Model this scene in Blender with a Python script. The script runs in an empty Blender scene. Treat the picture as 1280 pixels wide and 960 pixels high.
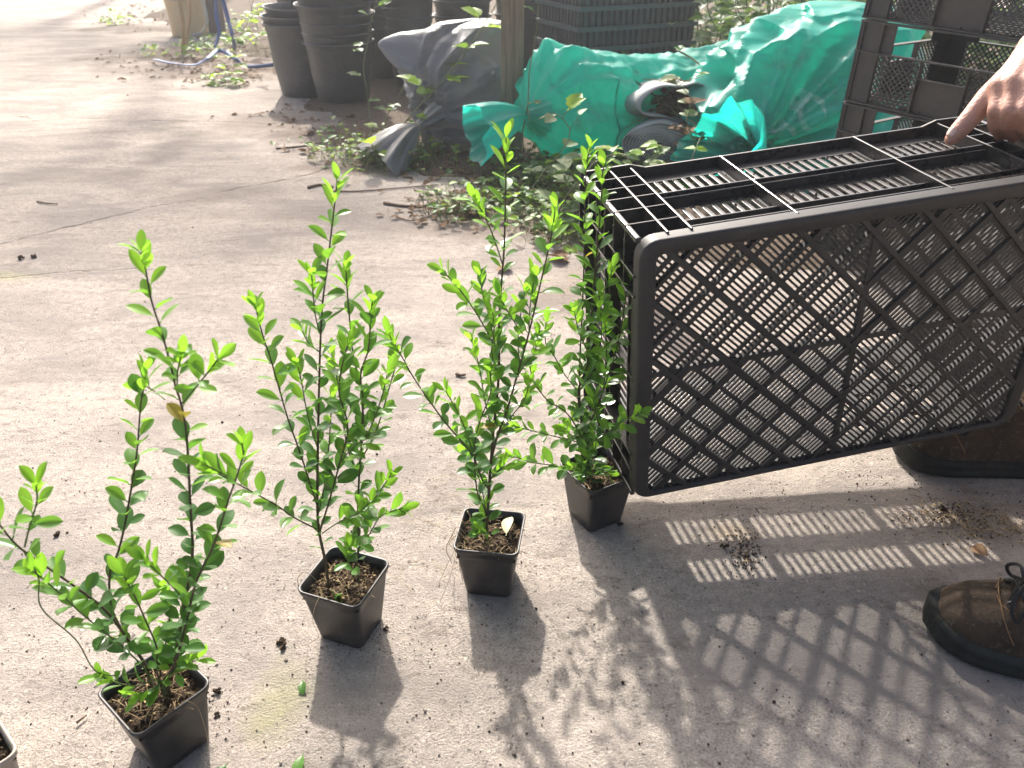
import bpy, bmesh, math, random
from math import sin, cos, pi, radians, sqrt, atan2
from mathutils import Vector, Matrix, noise, Quaternion

# ------------------------------------------------------------------ camera, sky, sun, exposure
scene = bpy.context.scene
C = scene.collection
CAM_H, CAM_PITCH, FPX = 0.80, 31.0, 985.0
cd = bpy.data.cameras.new('camera'); cam = bpy.data.objects.new('camera', cd); C.objects.link(cam)
cam.location = (0, 0, CAM_H); cam.rotation_euler = (radians(90 - CAM_PITCH), 0, 0)
cd.sensor_width = 36.0; cd.lens = 36.0 * FPX / 1280.0
cd.clip_start = 0.02; cd.clip_end = 500
cd.dof.use_dof = True; cd.dof.focus_distance = 1.08; cd.dof.aperture_fstop = 10.0
scene.camera = cam

SUN_AZ, SUN_EL = -13.0, 38.0            # azimuth from +Y towards +X, elevation (degrees)
w = bpy.data.worlds.new('World'); scene.world = w; w.use_nodes = True
nt = w.node_tree; nt.nodes.clear()
sky = nt.nodes.new('ShaderNodeTexSky'); sky.sky_type = 'NISHITA'; sky.sun_disc = False
sky.sun_elevation = radians(SUN_EL); sky.sun_rotation = radians(SUN_AZ)
sky.air_density = 0.7; sky.dust_density = 7.0; sky.ozone_density = 1.0
bgn = nt.nodes.new('ShaderNodeBackground'); bgn.inputs['Strength'].default_value = 0.15
won = nt.nodes.new('ShaderNodeOutputWorld')
nt.links.new(sky.outputs[0], bgn.inputs[0]); nt.links.new(bgn.outputs[0], won.inputs[0])
sd = bpy.data.lights.new('sun', 'SUN'); sd.energy = 4.8; sd.angle = radians(1.6); sd.color = (1.0, 0.945, 0.87)
sun = bpy.data.objects.new('sun', sd); C.objects.link(sun); sun.location = (0, 0, 6)
S = Vector((sin(radians(SUN_AZ)) * cos(radians(SUN_EL)), cos(radians(SUN_AZ)) * cos(radians(SUN_EL)), sin(radians(SUN_EL))))
sun.rotation_euler = S.to_track_quat('Z', 'Y').to_euler()
vs = scene.view_settings
vs.view_transform = 'Standard'; vs.look = 'None'; vs.gamma = 1.0; vs.use_curve_mapping = False
vs.exposure = 1.12
cy = scene.cycles; cy.max_bounces = 6; cy.diffuse_bounces = 2; cy.volume_bounces = 0; cy.glossy_bounces = 3; cy.transmission_bounces = 4; cy.transparent_max_bounces = 6; cy.caustics_reflective = False; cy.caustics_refractive = False

R_ = random.Random(7)
cp_, sp_ = cos(radians(CAM_PITCH)), sin(radians(CAM_PITCH))
def at(x, y, z=0.0):                     # where the line of sight through a photo point meets height z
    d = Vector(((x - 640) / FPX, cp_ + sp_ * (480 - y) / FPX, -sp_ + cp_ * (480 - y) / FPX))
    return Vector((0, 0, CAM_H)) + d * ((z - CAM_H) / d.z)
def dp(x, y, Y):                         # ... and distance Y
    d = Vector(((x - 640) / FPX, cp_ + sp_ * (480 - y) / FPX, -sp_ + cp_ * (480 - y) / FPX))
    return Vector((0, 0, CAM_H)) + d * (Y / d.y)

# ------------------------------------------------------------------ helpers
def link(o, parent=None):
    C.objects.link(o)
    if parent: o.parent = parent
    return o
def tag(o, label=None, cat=None, group=None, kind=None):
    if label: o['label'] = label
    if cat: o['category'] = cat
    if group: o['group'] = group
    if kind: o['kind'] = kind
    return o
def empty(name, loc=(0, 0, 0), label=None, cat=None, group=None, mat=None):
    o = bpy.data.objects.new(name, None); o.empty_display_size = 0.05; C.objects.link(o)
    if mat is not None: o.matrix_world = mat
    else: o.location = loc
    return tag(o, label, cat, group)

class MB:
    def __init__(s): s.v = []; s.f = []; s.sm = []; s.mi = []
    def add(s, vs, fs, smooth=False, mi=0):
        b = len(s.v); s.v += [tuple(p) for p in vs]
        for f in fs: s.f.append([i + b for i in f]); s.sm.append(smooth); s.mi.append(mi)
    def box(s, x0, x1, y0, y1, z0, z1, mi=0):
        s.add([(x0,y0,z0),(x1,y0,z0),(x1,y1,z0),(x0,y1,z0),(x0,y0,z1),(x1,y0,z1),(x1,y1,z1),(x0,y1,z1)],
              [(0,3,2,1),(4,5,6,7),(0,1,5,4),(1,2,6,5),(2,3,7,6),(3,0,4,7)], False, mi)
    def bar(s, a, b, ux, hx, uy, hy, mi=0):
        """box from a to b; half widths hx along ux and hy along uy"""
        a, b, ux, uy = Vector(a), Vector(b), Vector(ux), Vector(uy)
        o = [-ux*hx-uy*hy, ux*hx-uy*hy, ux*hx+uy*hy, -ux*hx+uy*hy]
        s.add([a+q for q in o]+[b+q for q in o], [(0,3,2,1),(4,5,6,7),(0,1,5,4),(1,2,6,5),(2,3,7,6),(3,0,4,7)], False, mi)
    def tube(s, pts, rad, n=6, caps=True, mi=0, squash=None):
        pts = [Vector(p) for p in pts]; m = len(pts)
        if not hasattr(rad, '__len__'): rad = [rad] * m
        t = [(pts[min(i+1, m-1)] - pts[max(i-1, 0)]).normalized() for i in range(m)]
        up = Vector((0, 0, 1)) if abs(t[0].z) < .9 else Vector((0, 1, 0))
        u = t[0].cross(up).normalized(); vs = []
        for i in range(m):
            u = (u - t[i] * u.dot(t[i])); u = u.normalized() if u.length > 1e-6 else t[i].orthogonal().normalized()
            v = t[i].cross(u)
            for k in range(n):
                a = 2*pi*k/n; vs.append(pts[i] + (u*cos(a) + v*sin(a)) * rad[i])
        fs = [(i*n+k, i*n+(k+1) % n, (i+1)*n+(k+1) % n, (i+1)*n+k) for i in range(m-1) for k in range(n)]
        if caps: fs += [tuple(range(n-1, -1, -1)), tuple(range((m-1)*n, m*n))]
        s.add(vs, fs, True, mi)
    def lathe(s, prof, n=32, c=(0, 0, 0), mi=0, smooth=True):
        vs = [(c[0]+r*cos(2*pi*k/n), c[1]+r*sin(2*pi*k/n), c[2]+z) for r, z in prof for k in range(n)]
        fs = [(i*n+k, i*n+(k+1) % n, (i+1)*n+(k+1) % n, (i+1)*n+k) for i in range(len(prof)-1) for k in range(n)]
        s.add(vs, fs, smooth, mi)
    def grid(s, rows, smooth=True, closed=False, mi=0):
        m = len(rows); n = len(rows[0]); vs = [p for r in rows for p in r]
        kk = n if closed else n - 1
        fs = [(i*n+k, i*n+(k+1) % n, (i+1)*n+(k+1) % n, (i+1)*n+k) for i in range(m-1) for k in range(kk)]
        s.add(vs, fs, smooth, mi)
    def mesh(s, name, mats):
        me = bpy.data.meshes.new(name); me.from_pydata(s.v, [], s.f)
        for m in (mats if isinstance(mats, (list, tuple)) else [mats]): me.materials.append(m)
        me.polygons.foreach_set('use_smooth', s.sm); me.polygons.foreach_set('material_index', s.mi); me.update()
        return me
    def build(s, name, mats, parent=None):
        return link(bpy.data.objects.new(name, s.mesh(name, mats)), parent)

def fix_normals(o):
    bm = bmesh.new(); bm.from_mesh(o.data); bmesh.ops.recalc_face_normals(bm, faces=bm.faces); bm.to_mesh(o.data); bm.free(); return o
def bevel(o, w_, seg=2, ang=40):
    m = o.modifiers.new('bevel', 'BEVEL'); m.width = w_; m.segments = seg; m.limit_method = 'ANGLE'; m.angle_limit = radians(ang); return o
def solid(o, t, off=-1):
    m = o.modifiers.new('solid', 'SOLIDIFY'); m.thickness = t; m.offset = off; return o
def bake(o):
    dg = bpy.context.evaluated_depsgraph_get(); dg.update()
    me = bpy.data.meshes.new_from_object(o.evaluated_get(dg)); o.modifiers.clear(); o.data = me; return o

# ------------------------------------------------------------------ materials
class NT:
    def __init__(s, name):
        s.m = bpy.data.materials.new(name); s.m.use_nodes = True; s.t = s.m.node_tree; s.t.nodes.clear()
        s.out = s.n('OutputMaterial'); s.tc = None
    def n(s, kind, **kw):
        o = s.t.nodes.new('ShaderNode' + kind)
        for k, v in kw.items(): setattr(o, k, v)
        return o
    def l(s, a, b): s.t.links.new(a, b)
    def set(s, sock, v):
        if hasattr(v, 'is_output') or isinstance(v, bpy.types.NodeSocket): s.l(v, sock)
        else: sock.default_value = v
    def co(s, kind='Object'):
        if not s.tc: s.tc = s.n('TexCoord')
        return s.tc.outputs[kind]
    def noise(s, scale, detail=4, rough=.55, vec=None, dist=0.0):
        o = s.n('TexNoise'); o.inputs['Scale'].default_value = scale; o.inputs['Detail'].default_value = detail
        o.inputs['Roughness'].default_value = rough; o.inputs['Distortion'].default_value = dist
        s.l(vec if vec is not None else s.co(), o.inputs['Vector']); return o.outputs['Fac']
    def voro(s, scale, feature='F1', vec=None, out='Distance', rnd=1.0):
        o = s.n('TexVoronoi', feature=feature); o.inputs['Scale'].default_value = scale; o.inputs['Randomness'].default_value = rnd
        s.l(vec if vec is not None else s.co(), o.inputs['Vector']); return o.outputs[out]
    def ramp(s, fac, stops, interp='LINEAR'):
        o = s.n('ValToRGB'); e = o.color_ramp.elements; o.color_ramp.interpolation = interp
        while len(e) < len(stops): e.new(0.5)
        for i, (p, c) in enumerate(stops):
            e[i].position = p; e[i].color = (c, c, c, 1) if not hasattr(c, '__len__') else (*c, 1)
        s.l(fac, o.inputs[0]); return o.outputs[0]
    def mix(s, fac, a, b, mode='MIX'):
        o = s.n('Mix', data_type='RGBA', blend_type=mode)
        for sock, v in ((o.inputs[0], fac), (o.inputs[6], a), (o.inputs[7], b)):
            if isinstance(v, bpy.types.NodeSocket): s.l(v, sock)
            elif hasattr(v, '__len__'): sock.default_value = (*v, 1)
            else: sock.default_value = v
        return o.outputs[2]
    def math(s, op, a, b=0.0, clamp=False):
        o = s.n('Math', operation=op); o.use_clamp = clamp
        for i, v in enumerate((a, b)):
            if isinstance(v, bpy.types.NodeSocket): s.l(v, o.inputs[i])
            else: o.inputs[i].default_value = v
        return o.outputs[0]
    def bump(s, h, strength=.3, dist=.01):
        o = s.n('Bump'); o.inputs['Strength'].default_value = strength; o.inputs['Distance'].default_value = dist
        s.l(h, o.inputs['Height']); return o.outputs[0]
    def bsdf(s, col, rough=.6, spec=.5, bump=None, **kw):
        p = s.n('BsdfPrincipled')
        for nm, v in [('Base Color', col), ('Roughness', rough), ('Specular IOR Level', spec)] + list(kw.items()):
            if isinstance(v, bpy.types.NodeSocket): s.l(v, p.inputs[nm])
            elif hasattr(v, '__len__') and len(v) == 3 and 'Radius' not in nm: p.inputs[nm].default_value = (*v, 1)
            else: p.inputs[nm].default_value = v
        if bump is not None: s.l(bump, p.inputs['Normal'])
        return p.outputs[0]
    def done(s, sh): s.l(sh, s.out.inputs['Surface']); return s.m
    def addmix(s, fac, a, b):
        o = s.n('MixShader'); o.inputs[0].default_value = fac; s.l(a, o.inputs[1]); s.l(b, o.inputs[2]); return o.outputs[0]
    def transl(s, col, bump=None):
        o = s.n('BsdfTranslucent')
        if isinstance(col, bpy.types.NodeSocket): s.l(col, o.inputs[0])
        else: o.inputs[0].default_value = (*col, 1)
        if bump is not None: s.l(bump, o.inputs['Normal'])
        return o.outputs[0]

def leaf_mat(name, dark, light, tcol, tr=.42, rough=.32, spec=.5):
    g = NT(name); inf = g.n('ObjectInfo')
    n1 = g.noise(60, 3)
    col = g.mix(inf.outputs['Random'], dark, light)
    col = g.mix(g.ramp(n1, [(.35, 0), (.7, .35)]), col, tuple(min(1, c*1.35) for c in light))
    vein = g.n('TexWave'); vein.wave_type = 'BANDS'; vein.bands_direction = 'Y'
    vein.inputs['Scale'].default_value = 95; vein.inputs['Distortion'].default_value = 2.0; g.l(g.co(), vein.inputs['Vector'])
    b = g.bump(vein.outputs['Fac'], .035, .001)
    t2 = g.mix(inf.outputs['Random'], tuple(c*.75 for c in tcol), tcol)
    return g.done(g.addmix(tr, g.bsdf(col, rough, spec, b), g.transl(t2)))
M = {}
M['leaf_old'] = leaf_mat('leaf_old', (.026,.080,.020), (.050,.130,.028), (.14,.34,.03), .34, .33, .5)
M['leaf_mid'] = leaf_mat('leaf_mid', (.045,.135,.022), (.085,.205,.035), (.22,.47,.035), .45, .34, .5)
M['leaf_young'] = leaf_mat('leaf_young', (.10,.24,.025), (.16,.32,.04), (.30,.60,.04), .50, .36, .45)
M['leaf_worn'] = leaf_mat('leaf_worn', (.16,.15,.03), (.26,.20,.05), (.42,.36,.05), .4, .45, .35)
M['bramble'] = leaf_mat('bramble_leaf', (.045,.11,.03), (.10,.19,.06), (.25,.42,.06), .40, .5, .35)
M['bramble_pale'] = leaf_mat('bramble_leaf_pale', (.16,.22,.10), (.28,.34,.18), (.35,.45,.15), .35, .5, .35)
M['bramble_lit'] = leaf_mat('bramble_leaf_sunlit', (.16,.30,.04), (.24,.38,.06), (.50,.68,.08), .5, .45, .35)  # sunlit look of the bramble leaf put into a brighter green
M['deadleaf'] = leaf_mat('dead_leaf', (.10,.06,.035), (.24,.15,.085), (.20,.11,.05), .2, .8, .15)

def simple(name, col, rough=.6, spec=.5, var=.25, scale=30, bump=.1, bscale=120, **kw):
    g = NT(name); n = g.noise(scale, 5)
    c = g.mix(n, tuple(x*(1-var) for x in col), tuple(min(1, x*(1+var)) for x in col))
    b = g.bump(g.noise(bscale, 4), bump, .004) if bump else None
    return g.done(g.bsdf(c, rough, spec, b, **kw))
def black_plastic(name, col, dust, rough=.42, amount=.5, scale=9):
    g = NT(name); geo = g.n('NewGeometry')
    n = g.noise(scale, 6, .65); n2 = g.noise(scale*9, 5, .7)
    m = g.math('MULTIPLY', g.ramp(n, [(.38, 0), (.75, 1)]), g.ramp(n2, [(.3, .2), (.7, 1)]))
    m = g.math('MULTIPLY', m, amount)
    sp = g.ramp(g.voro(scale*30), [(.0, .85), (.10, .6), (.16, 0)])
    m2 = g.math('MAXIMUM', m, g.math('MULTIPLY', sp, g.ramp(n, [(.5, 0), (.62, amount)])))
    mp = g.n('Mapping'); mp.inputs['Scale'].default_value = (9, 60, 200); mp.inputs['Rotation'].default_value = (.4, .7, .3); g.l(g.co(), mp.inputs['Vector'])
    scr = g.ramp(g.noise(1.0, 3, .6, mp.outputs[0]), [(.66, 0), (.72, .35)])
    m2 = g.math('MAXIMUM', m2, g.math('MULTIPLY', scr, amount))
    c = g.mix(m2, col, dust)
    r = g.math('ADD', g.math('MULTIPLY', m2, .35), rough)
    return g.done(g.bsdf(c, r, .5, g.bump(n2, .08, .002)))
M['pot'] = black_plastic('pot_plastic', (.016,.016,.017), (.12,.10,.08), .40, .75, 16)
M['crate'] = black_plastic('crate_plastic', (.011,.011,.012), (.14,.12,.10), .56, .26, 9)
M['crate_edge'] = black_plastic('polished_crate_plastic', (.017,.017,.018), (.18,.15,.12), .26, .4, 13)
M['crate_old'] = black_plastic('weathered_crate_plastic', (.022,.023,.023), (.13,.105,.075), .5, .5, 8)
M['bigpot'] = black_plastic('nursery_pot_plastic', (.026,.027,.029), (.15,.135,.12), .42, .55, 5)
M['tray'] = black_plastic('tray_plastic', (.030,.036,.038), (.10,.10,.09), .45, .4, 6)
M['tray_rim'] = black_plastic('tray_rim_plastic', (.05,.075,.078), (.16,.16,.15), .4, .4, 6)  # teal-grey reflection put into the rim colour
M['tanpot'] = simple('taupe_pot_plastic', (.36,.31,.26), .55, .4, .12, 20, .05)
M['stem'] = simple('stem_bark', (.085,.062,.036), .7, .3, .35, 60, .3, 300)
M['greenstem'] = simple('green_stem', (.10,.13,.045), .6, .3, .3, 60, .15, 300)
M['cane'] = simple('bramble_cane', (.13,.14,.06), .65, .3, .4, 30, .2, 200)
M['root'] = simple('dry_root', (.36,.28,.16), .8, .2, .3, 60, 0)
M['straw'] = simple('straw', (.30,.22,.12), .8, .2, .5, 60, 0)
M['chip'] = simple('pale_chip', (.62,.55,.36), .7, .2, .2, 60, .1)
def soil_mat(name, a, b, c):
    g = NT(name); n = g.noise(70, 6, .7); n2 = g.noise(260, 5, .7)
    col = g.mix(g.ramp(n, [(.35, 0), (.65, 1)]), a, b); col = g.mix(g.ramp(n2, [(.58, 0), (.72, .8)]), col, c)
    return g.done(g.bsdf(col, .95, .15, g.bump(n2, .9, .004)))
M['soil'] = soil_mat('potting_soil', (.022,.015,.010), (.075,.050,.032), (.24,.18,.12))
M['earth'] = soil_mat('bare_earth', (.055,.040,.028), (.14,.105,.075), (.28,.22,.16))
def wood_mat(name, a, b):
    g = NT(name); mp = g.n('Mapping'); mp.inputs['Scale'].default_value = (22, 22, 1.2); g.l(g.co(), mp.inputs['Vector'])
    n = g.noise(4, 6, .65, mp.outputs[0], 1.2); c = g.mix(g.ramp(n, [(.3, 0), (.7, 1)]), a, b)
    return g.done(g.bsdf(c, .8, .25, g.bump(n, .5, .004)))
M['post'] = wood_mat('weathered_wood', (.13,.095,.060), (.27,.21,.14))
M['log'] = wood_mat('brown_wood', (.10,.065,.045), (.20,.14,.10))
def film_mat(name, col, tcol, tr, rough, letters=False):
    g = NT(name); n = g.noise(7, 5, .6); n2 = g.noise(38, 5, .65)
    c = g.mix(g.ramp(n, [(.3, 0), (.7, 1)]), tuple(x*.7 for x in col), tuple(min(1, x*1.2) for x in col))
    dirt = g.math('MULTIPLY', g.ramp(g.noise(5, 6, .7), [(.55, 0), (.72, .7)]), g.ramp(n2, [(.35, .2), (.6, 1)]))
    c = g.mix(dirt, c, (.10,.085,.06))
    if letters:
        # two worn white round printed letters on the sack
        for (cx, cz, r0, r1, cut) in ((-.045, .245, .036, .056, -.012), (-.125, .165, .034, .052, 2.0)):
            sx = g.n('SeparateXYZ'); g.l(g.co('Object'), sx.inputs[0])
            dx = g.math('MULTIPLY', g.math('SUBTRACT', sx.outputs[0], cx), 1.25); dz = g.math('SUBTRACT', sx.outputs[2], cz)
            d = g.math('SQRT', g.math('ADD', g.math('MULTIPLY', dx, dx), g.math('MULTIPLY', dz, dz)))
            ring = g.math('MULTIPLY', g.math('GREATER_THAN', d, r0), g.math('LESS_THAN', d, r1))
            ring = g.math('MULTIPLY', ring, g.math('LESS_THAN', sx.outputs[0], cut))
            ring = g.math('MULTIPLY', ring, g.ramp(n2, [(.35, .15), (.6, .8)]))
            c = g.mix(ring, c, (.62,.72,.68))
    b = g.bump(g.noise(12, 3, .5), .12, .012)
    tt = g.mix(dirt, tcol, (.05,.05,.03))
    return g.done(g.addmix(tr, g.bsdf(c, rough, .5, b), g.transl(tt, b)))
M['teal'] = film_mat('teal_plastic_film', (.010,.36,.29), (.015,.72,.58), .50, .40)
M['teal_print'] = film_mat('teal_printed_film', (.010,.36,.29), (.015,.72,.58), .46, .42, True)
M['greyfilm'] = film_mat('grey_plastic_film', (.15,.155,.165), (.36,.37,.39), .34, .38)
def weave_mat(name, col):
    g = NT(name); wv = g.n('TexWave'); wv.wave_type = 'BANDS'; wv.bands_direction = 'DIAGONAL'; wv.inputs['Scale'].default_value = 55
    g.l(g.co(), wv.inputs['Vector']); n = g.noise(12, 5)
    c = g.mix(n, tuple(x*.6 for x in col), tuple(x*1.25 for x in col)); c = g.mix(g.ramp(wv.outputs['Fac'], [(.3, 0), (.7, .35)]), c, tuple(x*.5 for x in col))
    return g.done(g.addmix(.15, g.bsdf(c, .75, .3, g.bump(wv.outputs['Fac'], .3, .002)), g.transl(col)))
M['weave'] = weave_mat('woven_ground_fabric', (.46,.47,.46))
M['bluestrap'] = simple('blue_webbing', (.06,.10,.22), .6, .4, .35, 40, .2, 300)
M['cream'] = simple('cream_plastic', (.55,.41,.22), .5, .4, .15, 12, .05)
M['bamboo'] = simple('bamboo', (.40,.26,.12), .5, .4, .25, 30, .1)
M['hose'] = simple('grey_hose', (.38,.37,.33), .5, .4, .2, 30, .05)
# skin, cloth, leather
g = NT('skin'); n1 = g.noise(28, 4); n2 = g.noise(160, 5, .65)
c = g.mix(g.ramp(n1, [(.3, 0), (.7, 1)]), (.34,.165,.115), (.47,.27,.20)); c = g.mix(g.ramp(n2, [(.52, 0), (.72, .6)]), c, (.29,.13,.09))
M['skin'] = g.done(g.bsdf(c, .5, .4, g.bump(g.math('ADD', n2, g.voro(300)), .25, .0016), **{'Subsurface Weight': .12, 'Subsurface Radius': (.012,.005,.003), 'Subsurface Scale': .5}))
M['nail'] = simple('finger_nail', (.58,.40,.32), .35, .5, .1, 60, 0)
M['hair'] = simple('hair', (.05,.035,.025), .6, .4, .4, 90, .3)
M['trouser'] = simple('khaki_cloth', (.42,.31,.19), .9, .2, .2, 22, .35, 420)
M['shirt'] = simple('navy_cotton', (.03,.04,.07), .9, .2, .2, 22, .3, 420)
g = NT('brown_leather'); n1 = g.noise(16, 5, .6); n2 = g.noise(150, 5, .7)
c = g.mix(g.ramp(n1, [(.3, 0), (.72, 1)]), (.036,.027,.020), (.088,.064,.045)); c = g.mix(g.ramp(n2, [(.56, 0), (.72, .65)]), c, (.19,.15,.115))
M['leather'] = g.done(g.bsdf(c, .88, .10, g.bump(g.math('ADD', n2, g.noise(38, 5, .7)), .6, .004)))
M['sole'] = simple('boot_rubber', (.024,.025,.022), .8, .25, .7, 40, .5, 130)
M['lace'] = simple('black_lace', (.018,.018,.018), .8, .3, .8, 500, .3, 700)
M['stitch'] = simple('tan_stitching', (.20,.12,.06), .8, .2, .2, 90, 0)
M['metal'] = simple('eyelet_metal', (.30,.30,.30), .35, .5, .2, 60, 0, Metallic=1.0)
# concrete: grain, pits, blotches, cracks and moss with a shape of their own
g = NT('concrete'); P0 = g.co('Object')
n_big = g.noise(.9, 5, .6, P0); n_mid = g.noise(5, 6, .6, P0); n_fine = g.noise(60, 6, .75, P0); n_grain = g.noise(330, 4, .7, P0)
c = g.mix(g.ramp(n_big, [(.33, 0), (.68, 1)]), (.368,.321,.278), (.485,.421,.362))
c = g.mix(g.ramp(n_mid, [(.36, .5), (.62, 0)]), c, (.325,.290,.255))
worn = g.ramp(g.noise(1.7, 6, .62, P0, .5), [(.38, .55), (.62, 1)])
c = g.mix(g.math('MULTIPLY', worn, g.ramp(n_fine, [(.40, .72), (.57, 0)])), c, (.215,.192,.168))
c = g.mix(g.math('MULTIPLY', worn, g.ramp(n_grain, [(.50, 0), (.72, .75)])), c, (.64,.575,.50))
c = g.mix(g.math('MULTIPLY', worn, g.ramp(n_grain, [(.32, .9), (.46, 0)])), c, (.12,.108,.096))
vc = g.n('TexVoronoi'); vc.inputs['Scale'].default_value = 150; g.l(P0, vc.inputs['Vector'])
sep = g.n('SeparateColor'); g.l(vc.outputs['Color'], sep.inputs[0])
pick = g.math('MULTIPLY', g.math('GREATER_THAN', sep.outputs[0], .84), g.math('LESS_THAN', vc.outputs['Distance'], .36))
pickp = g.math('MULTIPLY', g.math('MULTIPLY', pick, worn), g.ramp(n_fine, [(.36, 1), (.58, .2)]))
c = g.mix(g.math('MULTIPLY', pickp, .8), c, (.10,.088,.076))
pick2 = g.math('MULTIPLY', g.math('GREATER_THAN', sep.outputs[1], .93), g.math('LESS_THAN', vc.outputs['Distance'], .33))
c = g.mix(g.math('MULTIPLY', pick2, .6), c, (.62,.56,.48))
sx = g.n('SeparateXYZ'); g.l(P0, sx.inputs[0]); X, Y = sx.outputs[0], sx.outputs[1]
wob = g.math('MULTIPLY', g.math('SUBTRACT', g.noise(3.2, 6, .65, P0), .5), .17)
def crack(x0, y0, x1, y1, wdt, xa, xb):
    L = sqrt((x1-x0)**2 + (y1-y0)**2); nx, ny = -(y1-y0)/L, (x1-x0)/L
    d = g.math('ADD', g.math('ADD', g.math('MULTIPLY', X, nx), g.math('MULTIPLY', Y, ny)), -(x0*nx + y0*ny))
    d = g.math('ABSOLUTE', g.math('ADD', d, wob))
    m = g.math('SUBTRACT', 1.0, g.math('DIVIDE', d, wdt), True)
    m = g.math('MULTIPLY', m, g.math('MULTIPLY', g.math('GREATER_THAN', X, xa), g.math('LESS_THAN', X, xb)))
    return g.math('MULTIPLY', m, g.ramp(g.noise(11, 4, .6, P0), [(.40, .1), (.58, 1)]))
ck = g.math('MAXIMUM', crack(-1.43, 2.09, -.74, 2.77, .010, -3.2, -.5), crack(-1.9, 1.72, -.95, 1.93, .006, -2.2, -.95))
ck = g.math('MAXIMUM', ck, crack(-2.5, 3.7, -1.0, 3.55, .012, -2.6, -.9))
mpg = g.n('Mapping'); mpg.inputs['Scale'].default_value = (1.6, 4.2, 1); mpg.inputs['Rotation'].default_value = (0, 0, radians(-18)); g.l(P0, mpg.inputs['Vector'])
n_str = g.noise(1.5, 8, .68, mpg.outputs[0], .6)
c = g.mix(g.ramp(n_str, [(.38, .8), (.53, 0)]), c, (.255,.228,.206))
c = g.mix(g.ramp(n_str, [(.55, 0), (.68, .4)]), c, (.56,.490,.425))
n_sm = g.noise(8.5, 8, .72, mpg.outputs[0], .4)
c = g.mix(g.ramp(n_sm, [(.35, .6), (.44, 0)]), c, (.18,.155,.134))
c = g.mix(g.math('MULTIPLY', ck, .6), c, (.085,.072,.060))
def spot(x0, y0, rx, ry, col, amt, rag=.55):
    global c
    dx = g.math('DIVIDE', g.math('SUBTRACT', X, x0), rx); dy = g.math('DIVIDE', g.math('SUBTRACT', Y, y0), ry)
    d = g.math('SQRT', g.math('ADD', g.math('MULTIPLY', dx, dx), g.math('MULTIPLY', dy, dy)))
    d = g.math('ADD', d, g.math('MULTIPLY', g.math('SUBTRACT', n_mid, .5), rag*2.4))
    m = g.math('MULTIPLY', g.ramp(d, [(.35, 1), (1.0, 0)]), g.math('MULTIPLY', g.ramp(n_fine, [(.30, .35), (.65, 1)]), amt))
    c = g.mix(m, c, col)
spot(-.275, .60, .050, .090, (.27,.27,.13), .65, 1.0)          # moss
spot(-1.30, 1.86, .16, .05, (.36,.35,.19), .55)
spot(-2.3, 5.6, .6, .5, (.10,.08,.06), .85, .9)
spot(-1.6, 4.75, .35, .3, (.12,.09,.065), .8, .9)
spot(-2.9, 6.8, .7, .4, (.10,.08,.06), .85, .9)
spot(-.75, 3.35, .30, .35, (.11,.085,.065), .8, .8)
spot(-.60, 2.85, .22, .12, (.13,.095,.07), .75, .9)
spot(.33, .90, .05, .03, (.45,.33,.18), .4)
spot(-.98, 2.55, .30, .14, (.15,.128,.110), .55)           # soft tree shade painted into the concrete
spot(-1.55, 2.75, .5, .14, (.20,.175,.15), .45)  # left part of the painted shade band
spot(-1.33, 3.10, .10, .45, (.14,.122,.108), .55)  # shadow stripe of the trunk painted into the colour
spot(-.55, 2.35, .5, .12, (.22,.19,.165), .35)  # right end of the painted shade band
spot(-1.0, 3.55, .5, .3, (.13,.10,.075), .7)  # dirty brown blotches
spot(-1.75, 5.3, .9, .9, (.14,.10,.07), .75)
spot(.60, .78, .05, .018, (.10,.075,.055), .7)
spot(.72, .92, .22, .10, (.12,.092,.068), .55)
spot(-.05, 2.25, .35, .16, (.17,.12,.085), .6)
spot(.25, 1.75, .35, .25, (.17,.125,.09), .55)
h = g.math('ADD', g.math('MULTIPLY', n_fine, .6), g.math('MULTIPLY', n_grain, .55))
h = g.math('SUBTRACT', h, g.math('MULTIPLY', pickp, .5)); h = g.math('SUBTRACT', h, g.math('MULTIPLY', ck, 1.2))
M['concrete'] = g.done(g.bsdf(c, 1.0, .08, g.bump(h, 1.0, .007)))
M['pebble'] = simple('pebble', (.27,.23,.19), .85, .25, .5, 40, .3, 200)
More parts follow.
